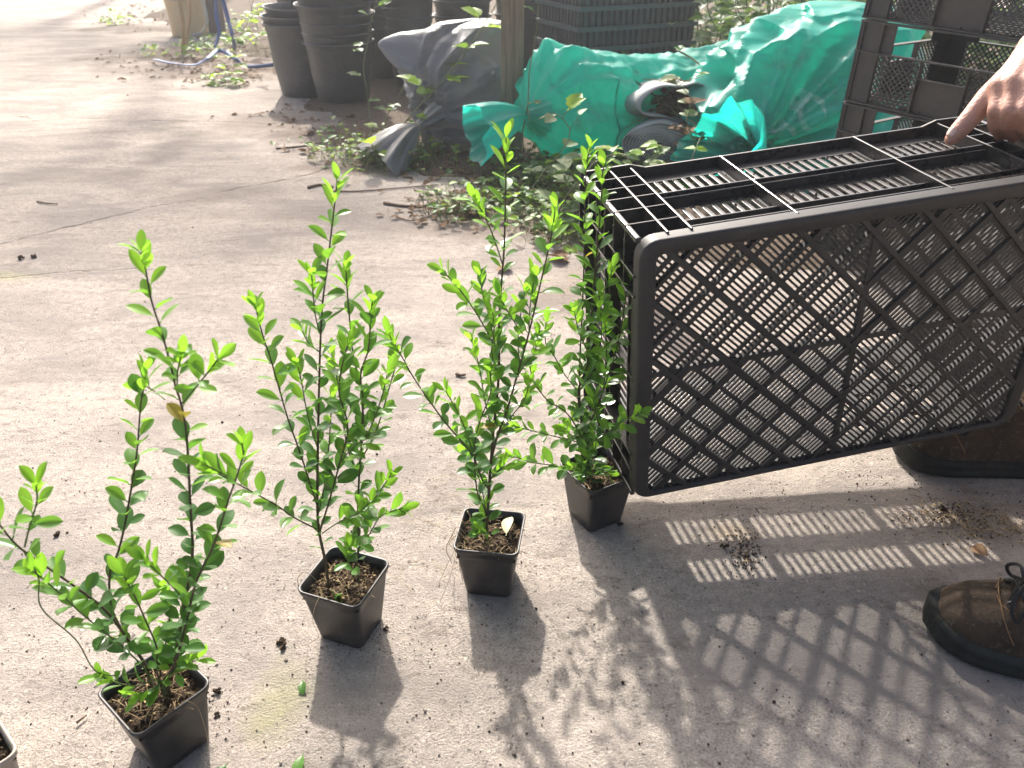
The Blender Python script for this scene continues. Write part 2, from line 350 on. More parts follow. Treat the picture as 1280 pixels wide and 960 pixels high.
SHRUBS = [
 ((-0.381, 0.552), [
  ([(-0.384,0.555,0.106), (-0.381,0.552,0.127), (-0.384,0.548,0.158), (-0.390,0.537,0.222), (-0.404,0.529,0.262), (-0.418,0.520,0.299), (-0.428,0.512,0.330), (-0.430,0.506,0.358), (-0.433,0.500,0.386)], 3.0, 0.20),
  ([(-0.420,0.510,0.330), (-0.404,0.506,0.359), (-0.388,0.502,0.386), (-0.382,0.500,0.404)], 1.3, 0.25),
  ([(-0.381,0.550,0.119), (-0.387,0.534,0.179), (-0.395,0.515,0.238), (-0.398,0.500,0.284), (-0.401,0.485,0.326)], 1.4, 0.35),
  ([(-0.387,0.560,0.100), (-0.389,0.562,0.121), (-0.407,0.569,0.183), (-0.400,0.574,0.234), (-0.386,0.577,0.261), (-0.373,0.581,0.293), (-0.359,0.585,0.332), (-0.345,0.590,0.374), (-0.333,0.596,0.420), (-0.326,0.598,0.439), (-0.323,0.600,0.451)], 2.6, 0.22),
  ([(-0.369,0.555,0.100), (-0.354,0.556,0.123), (-0.327,0.558,0.205), (-0.305,0.559,0.271), (-0.295,0.561,0.330), (-0.283,0.563,0.405), (-0.281,0.565,0.437), (-0.282,0.565,0.459), (-0.282,0.566,0.478), (-0.283,0.567,0.509), (-0.285,0.568,0.535), (-0.284,0.570,0.566), (-0.284,0.570,0.574)], 3.2, 0.12),
  ([(-0.282,0.567,0.439), (-0.257,0.556,0.467), (-0.233,0.545,0.495)], 1.2, 0.30),
  ([(-0.282,0.567,0.455), (-0.275,0.561,0.475), (-0.267,0.555,0.491)], 1.0, 0.30),
  ([(-0.295,0.567,0.444), (-0.310,0.584,0.441), (-0.324,0.598,0.438)], 1.0, 0.90),
  ([(-0.362,0.550,0.106), (-0.348,0.549,0.132), (-0.321,0.545,0.199), (-0.298,0.542,0.257), (-0.271,0.538,0.306), (-0.245,0.534,0.364), (-0.236,0.533,0.383), (-0.223,0.531,0.413), (-0.222,0.530,0.423)], 2.6, 0.15),
  ([(-0.235,0.532,0.383), (-0.243,0.526,0.397), (-0.251,0.520,0.410)], 1.0, 0.30),
  ([(-0.367,0.545,0.125), (-0.355,0.539,0.168), (-0.352,0.532,0.214), (-0.350,0.525,0.258), (-0.350,0.520,0.284)], 1.7, 0.30),
  ([(-0.327,0.555,0.202), (-0.322,0.549,0.232), (-0.330,0.541,0.267), (-0.335,0.535,0.289)], 1.3, 0.30),
  ([(-0.367,0.545,0.113), (-0.387,0.535,0.116), (-0.402,0.525,0.136), (-0.406,0.520,0.150)], 1.2, 0.55),
  ([(-0.364,0.550,0.104), (-0.343,0.547,0.128), (-0.323,0.545,0.143)], 1.2, 0.45),
  ([(-0.367,0.545,0.110), (-0.373,0.537,0.108), (-0.379,0.530,0.112)], 1.2, 0.45),
  ([(-0.373,0.555,0.103), (-0.357,0.561,0.154), (-0.346,0.567,0.195), (-0.347,0.570,0.220)], 1.6, 0.30),
 ]),
 ((-0.2085, 0.717), [
  ([(-0.228,0.712,0.075), (-0.228,0.713,0.120), (-0.230,0.715,0.166), (-0.227,0.716,0.207), (-0.217,0.718,0.285), (-0.206,0.721,0.366), (-0.197,0.723,0.427), (-0.191,0.725,0.462), (-0.182,0.726,0.500), (-0.174,0.728,0.536), (-0.167,0.729,0.567), (-0.164,0.730,0.582)], 3.4, 0.14),
  ([(-0.227,0.714,0.206), (-0.231,0.712,0.245), (-0.235,0.710,0.284), (-0.241,0.708,0.329), (-0.244,0.706,0.368), (-0.247,0.704,0.408), (-0.250,0.702,0.438), (-0.251,0.700,0.467)], 1.8, 0.12),
  ([(-0.232,0.712,0.172), (-0.249,0.698,0.200), (-0.261,0.686,0.227), (-0.274,0.672,0.254), (-0.287,0.658,0.280), (-0.302,0.640,0.311)], 1.6, 0.12),
  ([(-0.198,0.725,0.090), (-0.189,0.727,0.127), (-0.183,0.729,0.195), (-0.175,0.732,0.256), (-0.167,0.735,0.307), (-0.166,0.737,0.356), (-0.170,0.739,0.394), (-0.170,0.742,0.435), (-0.169,0.744,0.476), (-0.168,0.745,0.491)], 2.6, 0.10),
  ([(-0.172,0.730,0.282), (-0.162,0.724,0.339), (-0.160,0.720,0.379), (-0.148,0.716,0.413), (-0.141,0.711,0.456), (-0.138,0.710,0.468)], 1.6, 0.10),
  ([(-0.189,0.722,0.126), (-0.170,0.716,0.161), (-0.153,0.711,0.193), (-0.129,0.705,0.208)], 1.3, 0.30),
  ([(-0.193,0.722,0.152), (-0.170,0.713,0.199), (-0.145,0.704,0.243), (-0.135,0.700,0.261)], 1.3, 0.30),
  ([(-0.226,0.712,0.165), (-0.200,0.702,0.192), (-0.175,0.692,0.213), (-0.159,0.685,0.234)], 1.2, 0.30),
  ([(-0.228,0.712,0.168), (-0.204,0.707,0.236), (-0.192,0.704,0.272), (-0.176,0.700,0.324), (-0.179,0.695,0.372), (-0.171,0.692,0.408), (-0.163,0.690,0.430)], 1.8, 0.15),
  ([(-0.217,0.716,0.287), (-0.220,0.710,0.333), (-0.219,0.704,0.377), (-0.219,0.700,0.403)], 1.2, 0.15),
  ([(-0.197,0.722,0.428), (-0.199,0.720,0.443), (-0.198,0.718,0.470), (-0.196,0.715,0.494)], 1.0, 0.20),
  ([(-0.199,0.720,0.406), (-0.212,0.728,0.411), (-0.219,0.735,0.422)], 1.0, 0.20),
  ([(-0.193,0.706,0.271), (-0.174,0.701,0.298), (-0.156,0.696,0.317), (-0.135,0.686,0.368), (-0.125,0.680,0.401)], 1.4, 0.15),
  ([(-0.175,0.730,0.257), (-0.154,0.736,0.295), (-0.134,0.744,0.353), (-0.127,0.748,0.376), (-0.128,0.750,0.392)], 1.5, 0.10),
  ([(-0.196,0.720,0.095), (-0.201,0.715,0.119), (-0.195,0.710,0.145)], 1.0, 0.30),
  ([(-0.227,0.710,0.077), (-0.217,0.701,0.077), (-0.213,0.695,0.075)], 1.0, 0.60),
  ([(-0.226,0.714,0.196), (-0.213,0.723,0.247), (-0.205,0.733,0.297), (-0.200,0.740,0.335)], 1.4, 0.10),
  ([(-0.177,0.728,0.232), (-0.188,0.735,0.273), (-0.191,0.742,0.312), (-0.194,0.751,0.359), (-0.197,0.755,0.382)], 1.4, 0.10),
 ]),
 ((-0.029, 0.8), [
  ([(-0.036,0.800,0.085), (-0.032,0.801,0.123), (-0.029,0.801,0.169), (-0.026,0.802,0.211), (-0.023,0.803,0.249), (-0.016,0.804,0.325), (-0.014,0.806,0.413), (-0.009,0.807,0.480), (-0.007,0.808,0.534), (-0.006,0.809,0.578), (-0.006,0.810,0.602)], 3.6, 0.16),
  ([(-0.026,0.800,0.208), (-0.018,0.799,0.245), (-0.005,0.797,0.288), (0.005,0.795,0.330), (0.019,0.792,0.391), (0.030,0.790,0.448), (0.040,0.787,0.501), (0.043,0.786,0.523), (0.044,0.785,0.535)], 2.4, 0.06),
  ([(-0.010,0.810,0.465), (-0.019,0.802,0.499), (-0.028,0.795,0.525), (-0.037,0.790,0.544)], 1.2, 0.10),
  ([(-0.016,0.806,0.359), (-0.036,0.792,0.409), (-0.053,0.780,0.445), (-0.071,0.770,0.474)], 1.4, 0.10),
  ([(-0.017,0.806,0.354), (-0.026,0.803,0.407), (-0.032,0.801,0.433), (-0.035,0.800,0.455)], 1.2, 0.15),
  ([(0.012,0.790,0.391), (0.000,0.777,0.417), (-0.013,0.760,0.450)], 1.1, 0.20),
  ([(-0.031,0.800,0.163), (-0.038,0.797,0.179), (-0.050,0.787,0.227), (-0.080,0.773,0.285), (-0.107,0.758,0.347), (-0.119,0.748,0.384), (-0.129,0.740,0.414)], 2.0, 0.10),
  ([(-0.049,0.785,0.237), (-0.057,0.777,0.275), (-0.066,0.771,0.305), (-0.075,0.765,0.330)], 1.2, 0.15),
  ([(-0.035,0.800,0.123), (-0.045,0.796,0.164), (-0.046,0.789,0.234), (-0.038,0.784,0.278), (-0.025,0.779,0.319), (-0.025,0.775,0.350)], 1.6, 0.12),
  ([(0.005,0.793,0.331), (0.015,0.795,0.349), (0.026,0.798,0.364), (0.029,0.800,0.383)], 1.2, 0.15),
  ([(0.019,0.790,0.393), (0.020,0.795,0.421), (0.024,0.800,0.453)], 1.1, 0.10),
  ([(-0.023,0.800,0.244), (-0.033,0.811,0.290), (-0.040,0.822,0.334), (-0.048,0.830,0.362)], 1.4, 0.10),
  ([(-0.018,0.800,0.244), (0.000,0.790,0.281), (0.014,0.782,0.308), (0.020,0.775,0.334)], 1.3, 0.15),
  ([(-0.029,0.800,0.176), (-0.020,0.792,0.195), (-0.010,0.785,0.208)], 1.0, 0.40),
  ([(-0.033,0.800,0.110), (-0.042,0.812,0.167), (-0.058,0.820,0.199)], 1.2, 0.30),
  ([(-0.016,0.804,0.325), (-0.023,0.790,0.368), (-0.020,0.780,0.399), (-0.021,0.770,0.428)], 1.1, 0.10),
  ([(0.009,0.793,0.350), (0.007,0.801,0.383), (0.011,0.810,0.414), (0.014,0.815,0.431)], 1.1, 0.10),
  ([(-0.036,0.790,0.093), (-0.029,0.785,0.098), (-0.039,0.775,0.112)], 1.0, 0.50),
 ]),
 ((0.1275, 0.936), [
  ([(0.117,0.930,0.078), (0.103,0.930,0.157), (0.092,0.930,0.227), (0.102,0.930,0.267), (0.102,0.930,0.290), (0.104,0.930,0.353), (0.105,0.930,0.409), (0.107,0.930,0.461), (0.108,0.930,0.504), (0.107,0.930,0.529), (0.108,0.930,0.540)], 3.2, 0.08),
  ([(0.118,0.940,0.070), (0.102,0.947,0.149), (0.095,0.955,0.235), (0.095,0.964,0.322), (0.095,0.971,0.390), (0.094,0.978,0.444), (0.093,0.985,0.505), (0.093,0.988,0.529), (0.097,0.990,0.546)], 2.4, 0.12),
  ([(0.103,0.928,0.154), (0.119,0.919,0.216), (0.130,0.910,0.272), (0.138,0.901,0.327), (0.140,0.895,0.362), (0.141,0.889,0.396), (0.144,0.885,0.415)], 1.8, 0.10),
  ([(0.108,0.922,0.139), (0.120,0.897,0.176), (0.131,0.879,0.196), (0.144,0.854,0.228), (0.159,0.822,0.263)], 1.4, 0.15),
  ([(0.109,0.930,0.137), (0.081,0.911,0.198), (0.065,0.903,0.220), (0.049,0.895,0.235), (0.029,0.881,0.273), (0.022,0.870,0.307)], 1.8, 0.10),
  ([(0.110,0.926,0.136), (0.094,0.916,0.153), (0.049,0.889,0.185), (0.004,0.860,0.218)], 1.4, 0.10),
  ([(0.114,0.920,0.105), (0.075,0.897,0.123), (0.044,0.878,0.143), (0.023,0.865,0.157), (0.002,0.850,0.177)], 1.4, 0.12),
  ([(0.093,0.930,0.228), (0.072,0.922,0.260), (0.053,0.911,0.301), (0.044,0.908,0.316), (0.043,0.900,0.348)], 1.4, 0.10),
  ([(0.108,0.930,0.126), (0.118,0.924,0.192), (0.125,0.919,0.247), (0.125,0.915,0.300), (0.119,0.910,0.349)], 1.6, 0.05),
  ([(0.114,0.920,0.105), (0.118,0.914,0.145), (0.120,0.908,0.183), (0.110,0.900,0.234)], 1.2, 0.10),
  ([(0.104,0.930,0.353), (0.114,0.919,0.379), (0.121,0.908,0.406), (0.123,0.900,0.425)], 1.1, 0.10),
  ([(0.102,0.930,0.290), (0.087,0.914,0.330), (0.079,0.900,0.365)], 1.1, 0.10),
  ([(0.103,0.925,0.158), (0.085,0.908,0.170), (0.072,0.890,0.195)], 1.1, 0.10),
  ([(0.116,0.915,0.092), (0.101,0.908,0.107), (0.087,0.900,0.120)], 1.0, 0.20),
  ([(0.092,0.930,0.227), (0.113,0.923,0.277), (0.117,0.918,0.322), (0.111,0.910,0.383)], 1.2, 0.05),
  ([(0.114,0.915,0.101), (0.124,0.907,0.114), (0.135,0.900,0.113)], 1.0, 0.30),
 ]),
]
# ------------------------------------------------------------------ the ground
mb = MB(); N = 24
xs = [-150, -40, -12, -6, -4] + [-3 + .5*i for i in range(13)] + [4, 6, 12, 40, 150]
mb.grid([[(x, y, 0) for x in xs] for y in [-150, -40, -12, -5, -2, -1] + [.5*i for i in range(13)] + [7, 8, 10, 14, 40, 200]], False)
tag(mb.build('ground', M['concrete']), 'pale worn concrete yard slab with pits and cracks', kind='structure')

edge = [(-3.2, 7.4), (-2.2, 6.2), (-1.5, 5.0), (-1.0, 3.75), (-.62, 2.98), (-.2, 2.62), (.13, 2.2), (.32, 2.02), (1.0, 1.72), (1.6, 1.45), (4.2, .9)]
def edge_d(x, y):                       # signed distance to the border of the earth, positive inside
    best = 1e9; sg = 1
    for (ax, ay), (bx, by) in zip(edge, edge[1:]):
        dx, dy = bx-ax, by-ay; t = max(0, min(1, ((x-ax)*dx + (y-ay)*dy) / (dx*dx + dy*dy)))
        px, py = ax+t*dx, ay+t*dy; d = math.hypot(x-px, y-py)
        if d < best: best = d; sg = 1 if dx*(y-ay) - dy*(x-ax) > 0 else -1
    return best*sg
def earth_z(x, y):
    d = edge_d(x, y) + .16*noise.noise((x*2.6, y*2.6, 1)) + .05*noise.noise((x*11, y*11, 4))
    k = max(-1, min(1, d/.22))
    return -.012 + .030*max(-.4, k) + .012*k*noise.noise((x*7, y*7, 2)) + .006*noise.noise((x*23, y*23, 9))
rows = []
for j in range(150):
    y = 1.0 + j*j*.0003 + j*.012
    rows.append([(x, y, earth_z(x, y)) for x in [-3.2 + i*.05 for i in range(150)]])
mb = MB(); mb.grid(rows); o = mb.build('soil_bed', M['earth']); tag(o, 'strip of bare brown earth along the edge of the concrete', kind='structure')

# ------------------------------------------------------------------ potted shrubs
def rsq(half, r, z, n=5):
    pts = []
    for q in range(4):
        a0 = q*pi/2; cx, cy = (half-r)*(1 if q in (0, 3) else -1), (half-r)*(1 if q < 2 else -1)
        for k in range(n):
            a = a0 + (pi/2)*k/(n-1); pts.append((cx+r*cos(a), cy+r*sin(a), z))
    return pts
PH, PT, PB = .092, .0425, .031
def pot_mesh(mat, name):
    b = MB(); sec = [(PB-.004, .008, .0), (PB, .009, .003)]
    for k in range(1, 6):
        t = k/6; sec.append((PB+(PT-.002-PB)*t, .009, .003 + (PH-.011)*t))
    sec += [(PT-.0018, .009, PH-.0078), (PT, .010, PH-.0075), (PT+.0008, .010, PH-.001), (PT+.0002, .010, PH), (PT-.0018, .009, PH-.0006),
            (PT-.004, .009, PH-.010), (PT-.007, .008, PH-.03)]
    b.grid([rsq(h, r, z) for h, r, z in sec], True, True)
    b.add(rsq(PB-.004, .008, .0), [tuple(range(19, -1, -1))])
    return b.mesh(name, mat)
pot_me = pot_mesh(M['pot'], 'pot'); tanpot_me = pot_mesh(M['tanpot'], 'pot')
def soil_mesh(seed):
    b = MB(); n = 34; hw = PT-.0035; rows = []
    for j in range(n):
        r = []
        for i in range(n):
            x, y = -hw + 2*hw*i/(n-1), -hw + 2*hw*j/(n-1)
            z = .079 + .005*noise.noise((x*60, y*60, seed)) + .0035*noise.noise((x*170, y*170, seed+5)) + .0015*noise.noise((x*420, y*420, seed)) - 2.2*(abs(x)**3+abs(y)**3)*8
            r.append((x, y, z))
        rows.append(r)
    b.grid(rows); return b.mesh('soil', M['soil'])
ico = None
def chunk(b, c, s, rnd, mi=0):
    bm = [(1,0,0),(-1,0,0),(0,1,0),(0,-1,0),(0,0,1),(0,0,-1)]
    vs = [Vector(p)*s*rnd.uniform(.6, 1.25) for p in bm]
    q = Quaternion((rnd.gauss(0,1), rnd.gauss(0,1), rnd.gauss(0,1), rnd.gauss(0,1))).normalized()
    b.add([Vector(c) + q @ v for v in vs], [(0,2,4),(2,1,4),(1,3,4),(3,0,4),(2,0,5),(1,2,5),(3,1,5),(0,3,5)], False, mi)
def leaf_mesh(name, mat, L, W_, tipw, fold, curl, seg=8, stalk=.10):
    """blade along +Y, upper face +Z; base of the stalk at the origin"""
    b = MB(); rows = []
    prof = []
    for i in range(seg+1):
        t = i/seg
        wd = (sin(pi*t**(1+.45*tipw))**.62) if 0 < t < 1 else 0.0
        prof.append((t, wd))
    for t, wd in prof:
        y = L*(stalk + (1-stalk)*t); z = curl*L*(t*t*-.9 + .25*t)
        hw = W_*.5*max(wd, .05)
        rows.append([(-hw, y, z + fold*hw), (-hw*.5, y, z + fold*hw*.35), (0, y, z - .02*W_), (hw*.5, y, z + fold*hw*.35), (hw, y, z + fold*hw)])
    b.grid(rows)
    b.tube([(0, 0, 0), (0, L*stalk*1.2, -.02*W_)], [.0006*L/.025, .0005*L/.025], 4, False)
    return b.mesh(name, mat)
LEAVES = {}
for key, dims in (('leaf_young', [(.026,.0098,.35), (.024,.011,.5), (.028,.0105,.4)]), ('leaf_mid', [(.027,.0135,.55), (.025,.0125,.6), (.029,.013,.45)]), ('leaf_old', [(.025,.0150,.6), (.022,.0135,.65), (.028,.0145,.55)]), ('leaf_worn', [(.024,.013,.5)])):
    LEAVES[key] = [leaf_mesh('leaf', M[key], L, W_, tw, R_.uniform(.12, .42), R_.uniform(.0, .4)) for (L, W_, tw) in dims for _ in range(2)]
def place(o, pos, d, nrm, s=1.0):
    d = d.normalized(); nrm = (nrm - d*nrm.dot(d)); nrm = nrm.normalized() if nrm.length > 1e-5 else d.orthogonal().normalized()
    x = d.cross(nrm); m = Matrix((x, d, nrm)).transposed().to_4x4()
    o.matrix_local = Matrix.Translation(pos) @ m @ Matrix.Scale(s, 4); return o
def catmull(pts, step):
    P = [Vector(p) for p in pts]; P = [P[0]*2-P[1]] + P + [P[-1]*2-P[-2]]; out = []
    for i in range(1, len(P)-2):
        a, b, c, d = P[i-1:i+3]; n = max(1, int((c-b).length/step))
        for k in range(n):
            t = k/n; out.append(.5*((2*b) + (c-a)*t + (2*a-5*b+4*c-d)*t*t + (3*b-a-3*c+d)*t**3))
    out.append(P[-2]); return out
SHRUB_INFO = [
 ('leafy green shrub in black square pot, nearest, with a long branch reaching left', 50),
 ('bushy green shrub in black square pot, second nearest, standing on its own shadow', -20),
 ('tall green shrub in black square pot holding a pale yellow dead leaf on its soil', -8),
 ('dark green shrub in black square pot squeezed against the held crate', 30),
]
def make_shrub(idx):
    (cx, cy), branches = SHRUBS[idx]; lab, yaw = SHRUB_INFO[idx]; rnd = random.Random(40+idx)
    root = empty('potted_shrub', (cx, cy, 0), lab, 'shrub', 'potted shrubs lined up on the concrete')
    pt = link(bpy.data.objects.new('pot', pot_me), root); pt.rotation_euler.z = radians(yaw); solid_ok = True
    so = link(bpy.data.objects.new('soil', soil_mesh(idx*3.3)), root); so.rotation_euler.z = radians(yaw)
    cr = MB()                                              # crumbs, fibres and grit on the soil
    for k in range(420):
        x, y = rnd.uniform(-.036, .036), rnd.uniform(-.036, .036); v = Matrix.Rotation(radians(yaw), 3, 'Z') @ Vector((x, y, .0))
        z = .080 + .005*noise.noise((x*60, y*60, idx*3.3)) - 17.6*(abs(x)**3+abs(y)**3)
        chunk(cr, (v.x, v.y, z), rnd.choice((.0008, .0013, .002, .003)), rnd, rnd.choice((0, 0, 0, 1, 2)))
    for k in range(70):
        x, y = rnd.uniform(-.034, .034), rnd.uniform(-.034, .034); a = rnd.uniform(0, 6.3); l = rnd.uniform(.006, .02)
        p = Vector((x, y, .083)); q = p + Vector((cos(a)*l, sin(a)*l, rnd.uniform(-.002, .004)))
        cr.tube([p, (p+q)/2 + Vector((0, 0, rnd.uniform(0, .003))), q], rnd.uniform(.0002, .0005), 3, False, 2)
    tag(cr.build('soil_crumbs', [M['soil'], M['earth'], M['straw']], root), kind='stuff')
    todo = []; base = Vector((cx, cy, 0))
    for bi, (pts, r0, ls) in enumerate(branches):
        pts = [Vector(p) - base for p in pts]
        if pts[0].z < .135: pts = [Vector((pts[0].x*.8, pts[0].y*.8, .070))] + pts
        cv = catmull(pts, .006); m = len(cv)
        tip = .0007
        rad = [(r0*.001)*.62*(1-i/(m-1)) + tip*(i/(m-1)) for i in range(m)]
        b = MB(); b.tube(cv, rad, 6); br = b.build('branch', M['stem'] if r0 > 1.5 else M['greenstem'], root)
        lens = [0]
        for p, q in zip(cv, cv[1:]): lens.append(lens[-1] + (q-p).length)
        Lt = lens[-1]; s_ = max(.01, ls*Lt); ang = rnd.uniform(0, 6.3); big = Lt > .16
        while s_ < Lt - .002:
            i = min(range(m), key=lambda k: abs(lens[k]-s_)); p = cv[i]
            tg = (cv[min(i+1, m-1)] - cv[max(i-1, 0)]).normalized()
            u = tg.orthogonal().normalized(); v = tg.cross(u)
            rdl = u*cos(ang) + v*sin(ang)
            frac = s_/Lt; top = Lt - s_
            al = radians(rnd.uniform(42, 72)) if top > .03 else radians(rnd.uniform(22, 48))
            d = tg*cos(al) + rdl*sin(al); d.z += .10
            age = top + rnd.uniform(-.03, .03) + max(0, .27-p.z)*.35
            key = 'leaf_young' if age < .045 else ('leaf_mid' if age < .15 else 'leaf_old')
            if rnd.random() < .12: key = rnd.choice(('leaf_mid', 'leaf_old', 'leaf_young'))
            sc = rnd.uniform(.66, 1.12) * (.72 + .28*min(1, top/.02)) * (1.0 if big else .92)
            if top > .05 and rnd.random() < .006: key = 'leaf_worn'
            q = Quaternion(d.normalized(), rnd.uniform(-.55, .55))
            todo.append((sc, key, rnd.choice(LEAVES[key]), br, p + rdl*rad[i]*.8, d.copy(), q @ (tg + Vector((0, 0, .35)))))
            ang += 2.4 + rnd.uniform(-.35, .35); s_ += rnd.uniform(.0056, .0092) * (1.0 if top > .03 else .62)
        for k in range(3):                                  # the tuft at the tip
            tg = (cv[-1]-cv[-3]).normalized(); u = tg.orthogonal().normalized(); v = tg.cross(u); a = ang + k*2.1
            rdl = u*cos(a) + v*sin(a); al = radians(rnd.uniform(18, 42)); d = tg*cos(al) + rdl*sin(al)
            todo.append((rnd.uniform(.6, .95) + .5, 'leaf_young', rnd.choice(LEAVES['leaf_young']), br, cv[-1], d, tg - d*.2 + rdl*-.4, True))
    todo.sort(key=lambda t: -t[0]); rest = MB(); keys = ['leaf_young', 'leaf_mid', 'leaf_old', 'leaf_worn']
    for k, t in enumerate(todo):                          # the 298 largest leaves singly, the small rest as one part
        sc = t[0] - (.5 if len(t) > 7 else 0)
        if k < 298: place(link(bpy.data.objects.new('leaf', t[2]), t[3]), t[4], t[5], t[6], sc)
        else:
            d = t[5].normalized(); nr = t[6] - d*t[6].dot(d); nr.normalize(); x = d.cross(nr)
            rest.add([t[4] + (x*v.co.x + d*v.co.y + nr*v.co.z)*sc for v in t[2].vertices], [tuple(f.vertices) for f in t[2].polygons], True, keys.index(t[1]))
    if rest.v: tag(rest.build('small_leaves', [M[k] for k in keys], root), kind='stuff')
    return root, len(todo)
shrubs = []
for i in range(4):
    r, nl = make_shrub(i); shrubs.append(r); print('leaves', nl)
# pale dead leaf lying in the third pot, roots hanging over the rims
yl = link(bpy.data.objects.new('fallen_leaf', leaf_mesh('fallen_leaf', M['chip'], .030, .017, .6, .5, .3)))
yl.location = (-.008, .796, .0855); yl.rotation_euler = (radians(28), radians(-20), radians(-20)); tag(yl, 'pale yellow dead leaf lying on the soil of the tall shrub pot', 'dead leaf')
def strand(parent, pts, r, name='root_thread', mat='root'):
    b = MB(); b.tube(catmull(pts, .004), r, 4, False); return b.build(name, M[mat], parent)
rr = random.Random(3)
for idx, spots in ((2, [(-.038, -.030), (-.040, -.01), (-.036, .012), (-.030, .03), (-.038, -.035), (-.041, .0)]), (1, [(-.045, .0), (-.02, -.04)]), (0, [(-.05, .01), (.04, -.02)])):
    for (x, y) in spots:
        p0 = Vector((x*.8, y*.8, .084)); p1 = Vector((x*1.06, y*1.06, .098)); a = atan2(y, x) + rr.uniform(-.4, .4)
        p2 = Vector((x*1.22, y*1.22, .078)) + Vector((rr.uniform(-.01, .01), rr.uniform(-.01, .01), 0)); p3 = p2 + Vector((cos(a)*.010 + rr.uniform(-.01, .01), sin(a)*.010 + rr.uniform(-.01, .01), -.030)); p4 = p3 + Vector((rr.uniform(-.016, .016), rr.uniform(-.012, .012), -rr.uniform(.005, .04)))
        strand(shrubs[idx], [p0, p1, p2, p3, p4], rr.uniform(.0003, .00055))
# long bent grass blade on the nearest shrub
strand(shrubs[0], [Vector(p) - Vector((-.381, .552, 0)) for p in [dp(183, 840, .54), dp(125, 842, .52), dp(95, 800, .50), dp(52, 760, .49), dp(48, 722, .49), dp(30, 690, .49)]], .0006, 'grass_blade', 'greenstem')
# the fifth pot, taupe, cut off by the left edge of the picture
t0 = empty('potted_shrub', (-.545, .475, 0), 'taupe square pot of dark soil at the lower left corner', 'shrub', 'potted shrubs lined up on the concrete')
link(bpy.data.objects.new('pot', tanpot_me), t0).rotation_euler.z = radians(48)
link(bpy.data.objects.new('soil', soil_mesh(77)), t0).rotation_euler.z = radians(48)
b = MB(); rnd = random.Random(5)
for k in range(500):
    x, y = rnd.uniform(-.036, .036), rnd.uniform(-.036, .036); v = Matrix.Rotation(radians(48), 3, 'Z') @ Vector((x, y, 0))
    chunk(b, (v.x, v.y, .082 + .012*max(0, noise.noise((x*50, y*50, 7)))), rnd.choice((.0012, .002, .003, .004)), rnd, rnd.choice((0, 0, 1, 2)))
tag(b.build('soil_crumbs', [M['soil'], M['earth'], M['straw']], t0), kind='stuff')
for (pts) in ([(-.01, 0, .07), (-.03, .01, .15), (-.06, .03, .26), (-.075, .05, .36)], [(0, -.01, .07), (-.03, -.03, .14), (-.08, -.05, .22)], [(0, .01, .07), (-.02, .05, .16), (-.03, .08, .25)]):
    cv = catmull(pts, .006); m = len(cv); b = MB(); b.tube(cv, [.0018 - .0011*i/m for i in range(m)], 6); br = b.build('branch', M['stem'], t0)
    for i in range(6, m, 2):
        tg = (cv[min(i+1, m-1)]-cv[i-1]).normalized(); u = tg.orthogonal().normalized(); a = i*1.2; rdl = u*cos(a) + tg.cross(u)*sin(a)
        lf = link(bpy.data.objects.new('leaf', rnd.choice(LEAVES['leaf_mid'])), br); place(lf, cv[i], tg*.5+rdl*.8, tg+Vector((0,0,.3)), rnd.uniform(.7, 1))

# ------------------------------------------------------------------ the black harvest crate held over the last shrub
CW, CD, CH = .600, .2292, .3976
def rrect(x0, x1, z0, z1, r, y, n=7):
    pts = []
    for (cx, cz, a0) in ((x1-r, z1-r, 0), (x0+r, z1-r, pi/2), (x0+r, z0+r, pi), (x1-r, z0+r, 3*pi/2)):
        for k in range(n):
            a = a0 + (pi/2)*k/(n-1); pts.append((cx+r*cos(a), y, cz+r*sin(a)))
    return pts
def clip_seg(px, pz, dx, dz, x0, x1, z0, z1):
    t0, t1 = -9, 9
    for p, d, lo, hi in ((px, dx, x0, x1), (pz, dz, z0, z1)):
        if abs(d) < 1e-9:
            if p < lo or p > hi: return None
        else:
            a, b = (lo-p)/d, (hi-p)/d
            if a > b: a, b = b, a
            t0, t1 = max(t0, a), min(t1, b)
    return (t0, t1) if t1 - t0 > .004 else None
def diag_bars(b, rect, sgn, pitch, half, ylo, yhi, off=0.0, gap=None):
    x0, x1, z0, z1 = rect; q = 1/sqrt(2); d = (q, q*sgn); nrm = (-q*sgn, q)
    cs = [x*nrm[0]+z*nrm[1] for x in (x0, x1) for z in (z0, z1)]
    c = min(cs) + off
    while c < max(cs):
        r = clip_seg(nrm[0]*c, nrm[1]*c, d[0], d[1], x0, x1, z0, z1)
        if r:
            t0, t1 = r; ym = (ylo+yhi)/2
            A = Vector((nrm[0]*c + d[0]*t0, ym, nrm[1]*c + d[1]*t0)); B = Vector((nrm[0]*c + d[0]*t1, ym, nrm[1]*c + d[1]*t1))
            b.bar(A, B, (nrm[0], 0, nrm[1]), half, (0, 1, 0), (yhi-ylo)/2)
        c += pitch
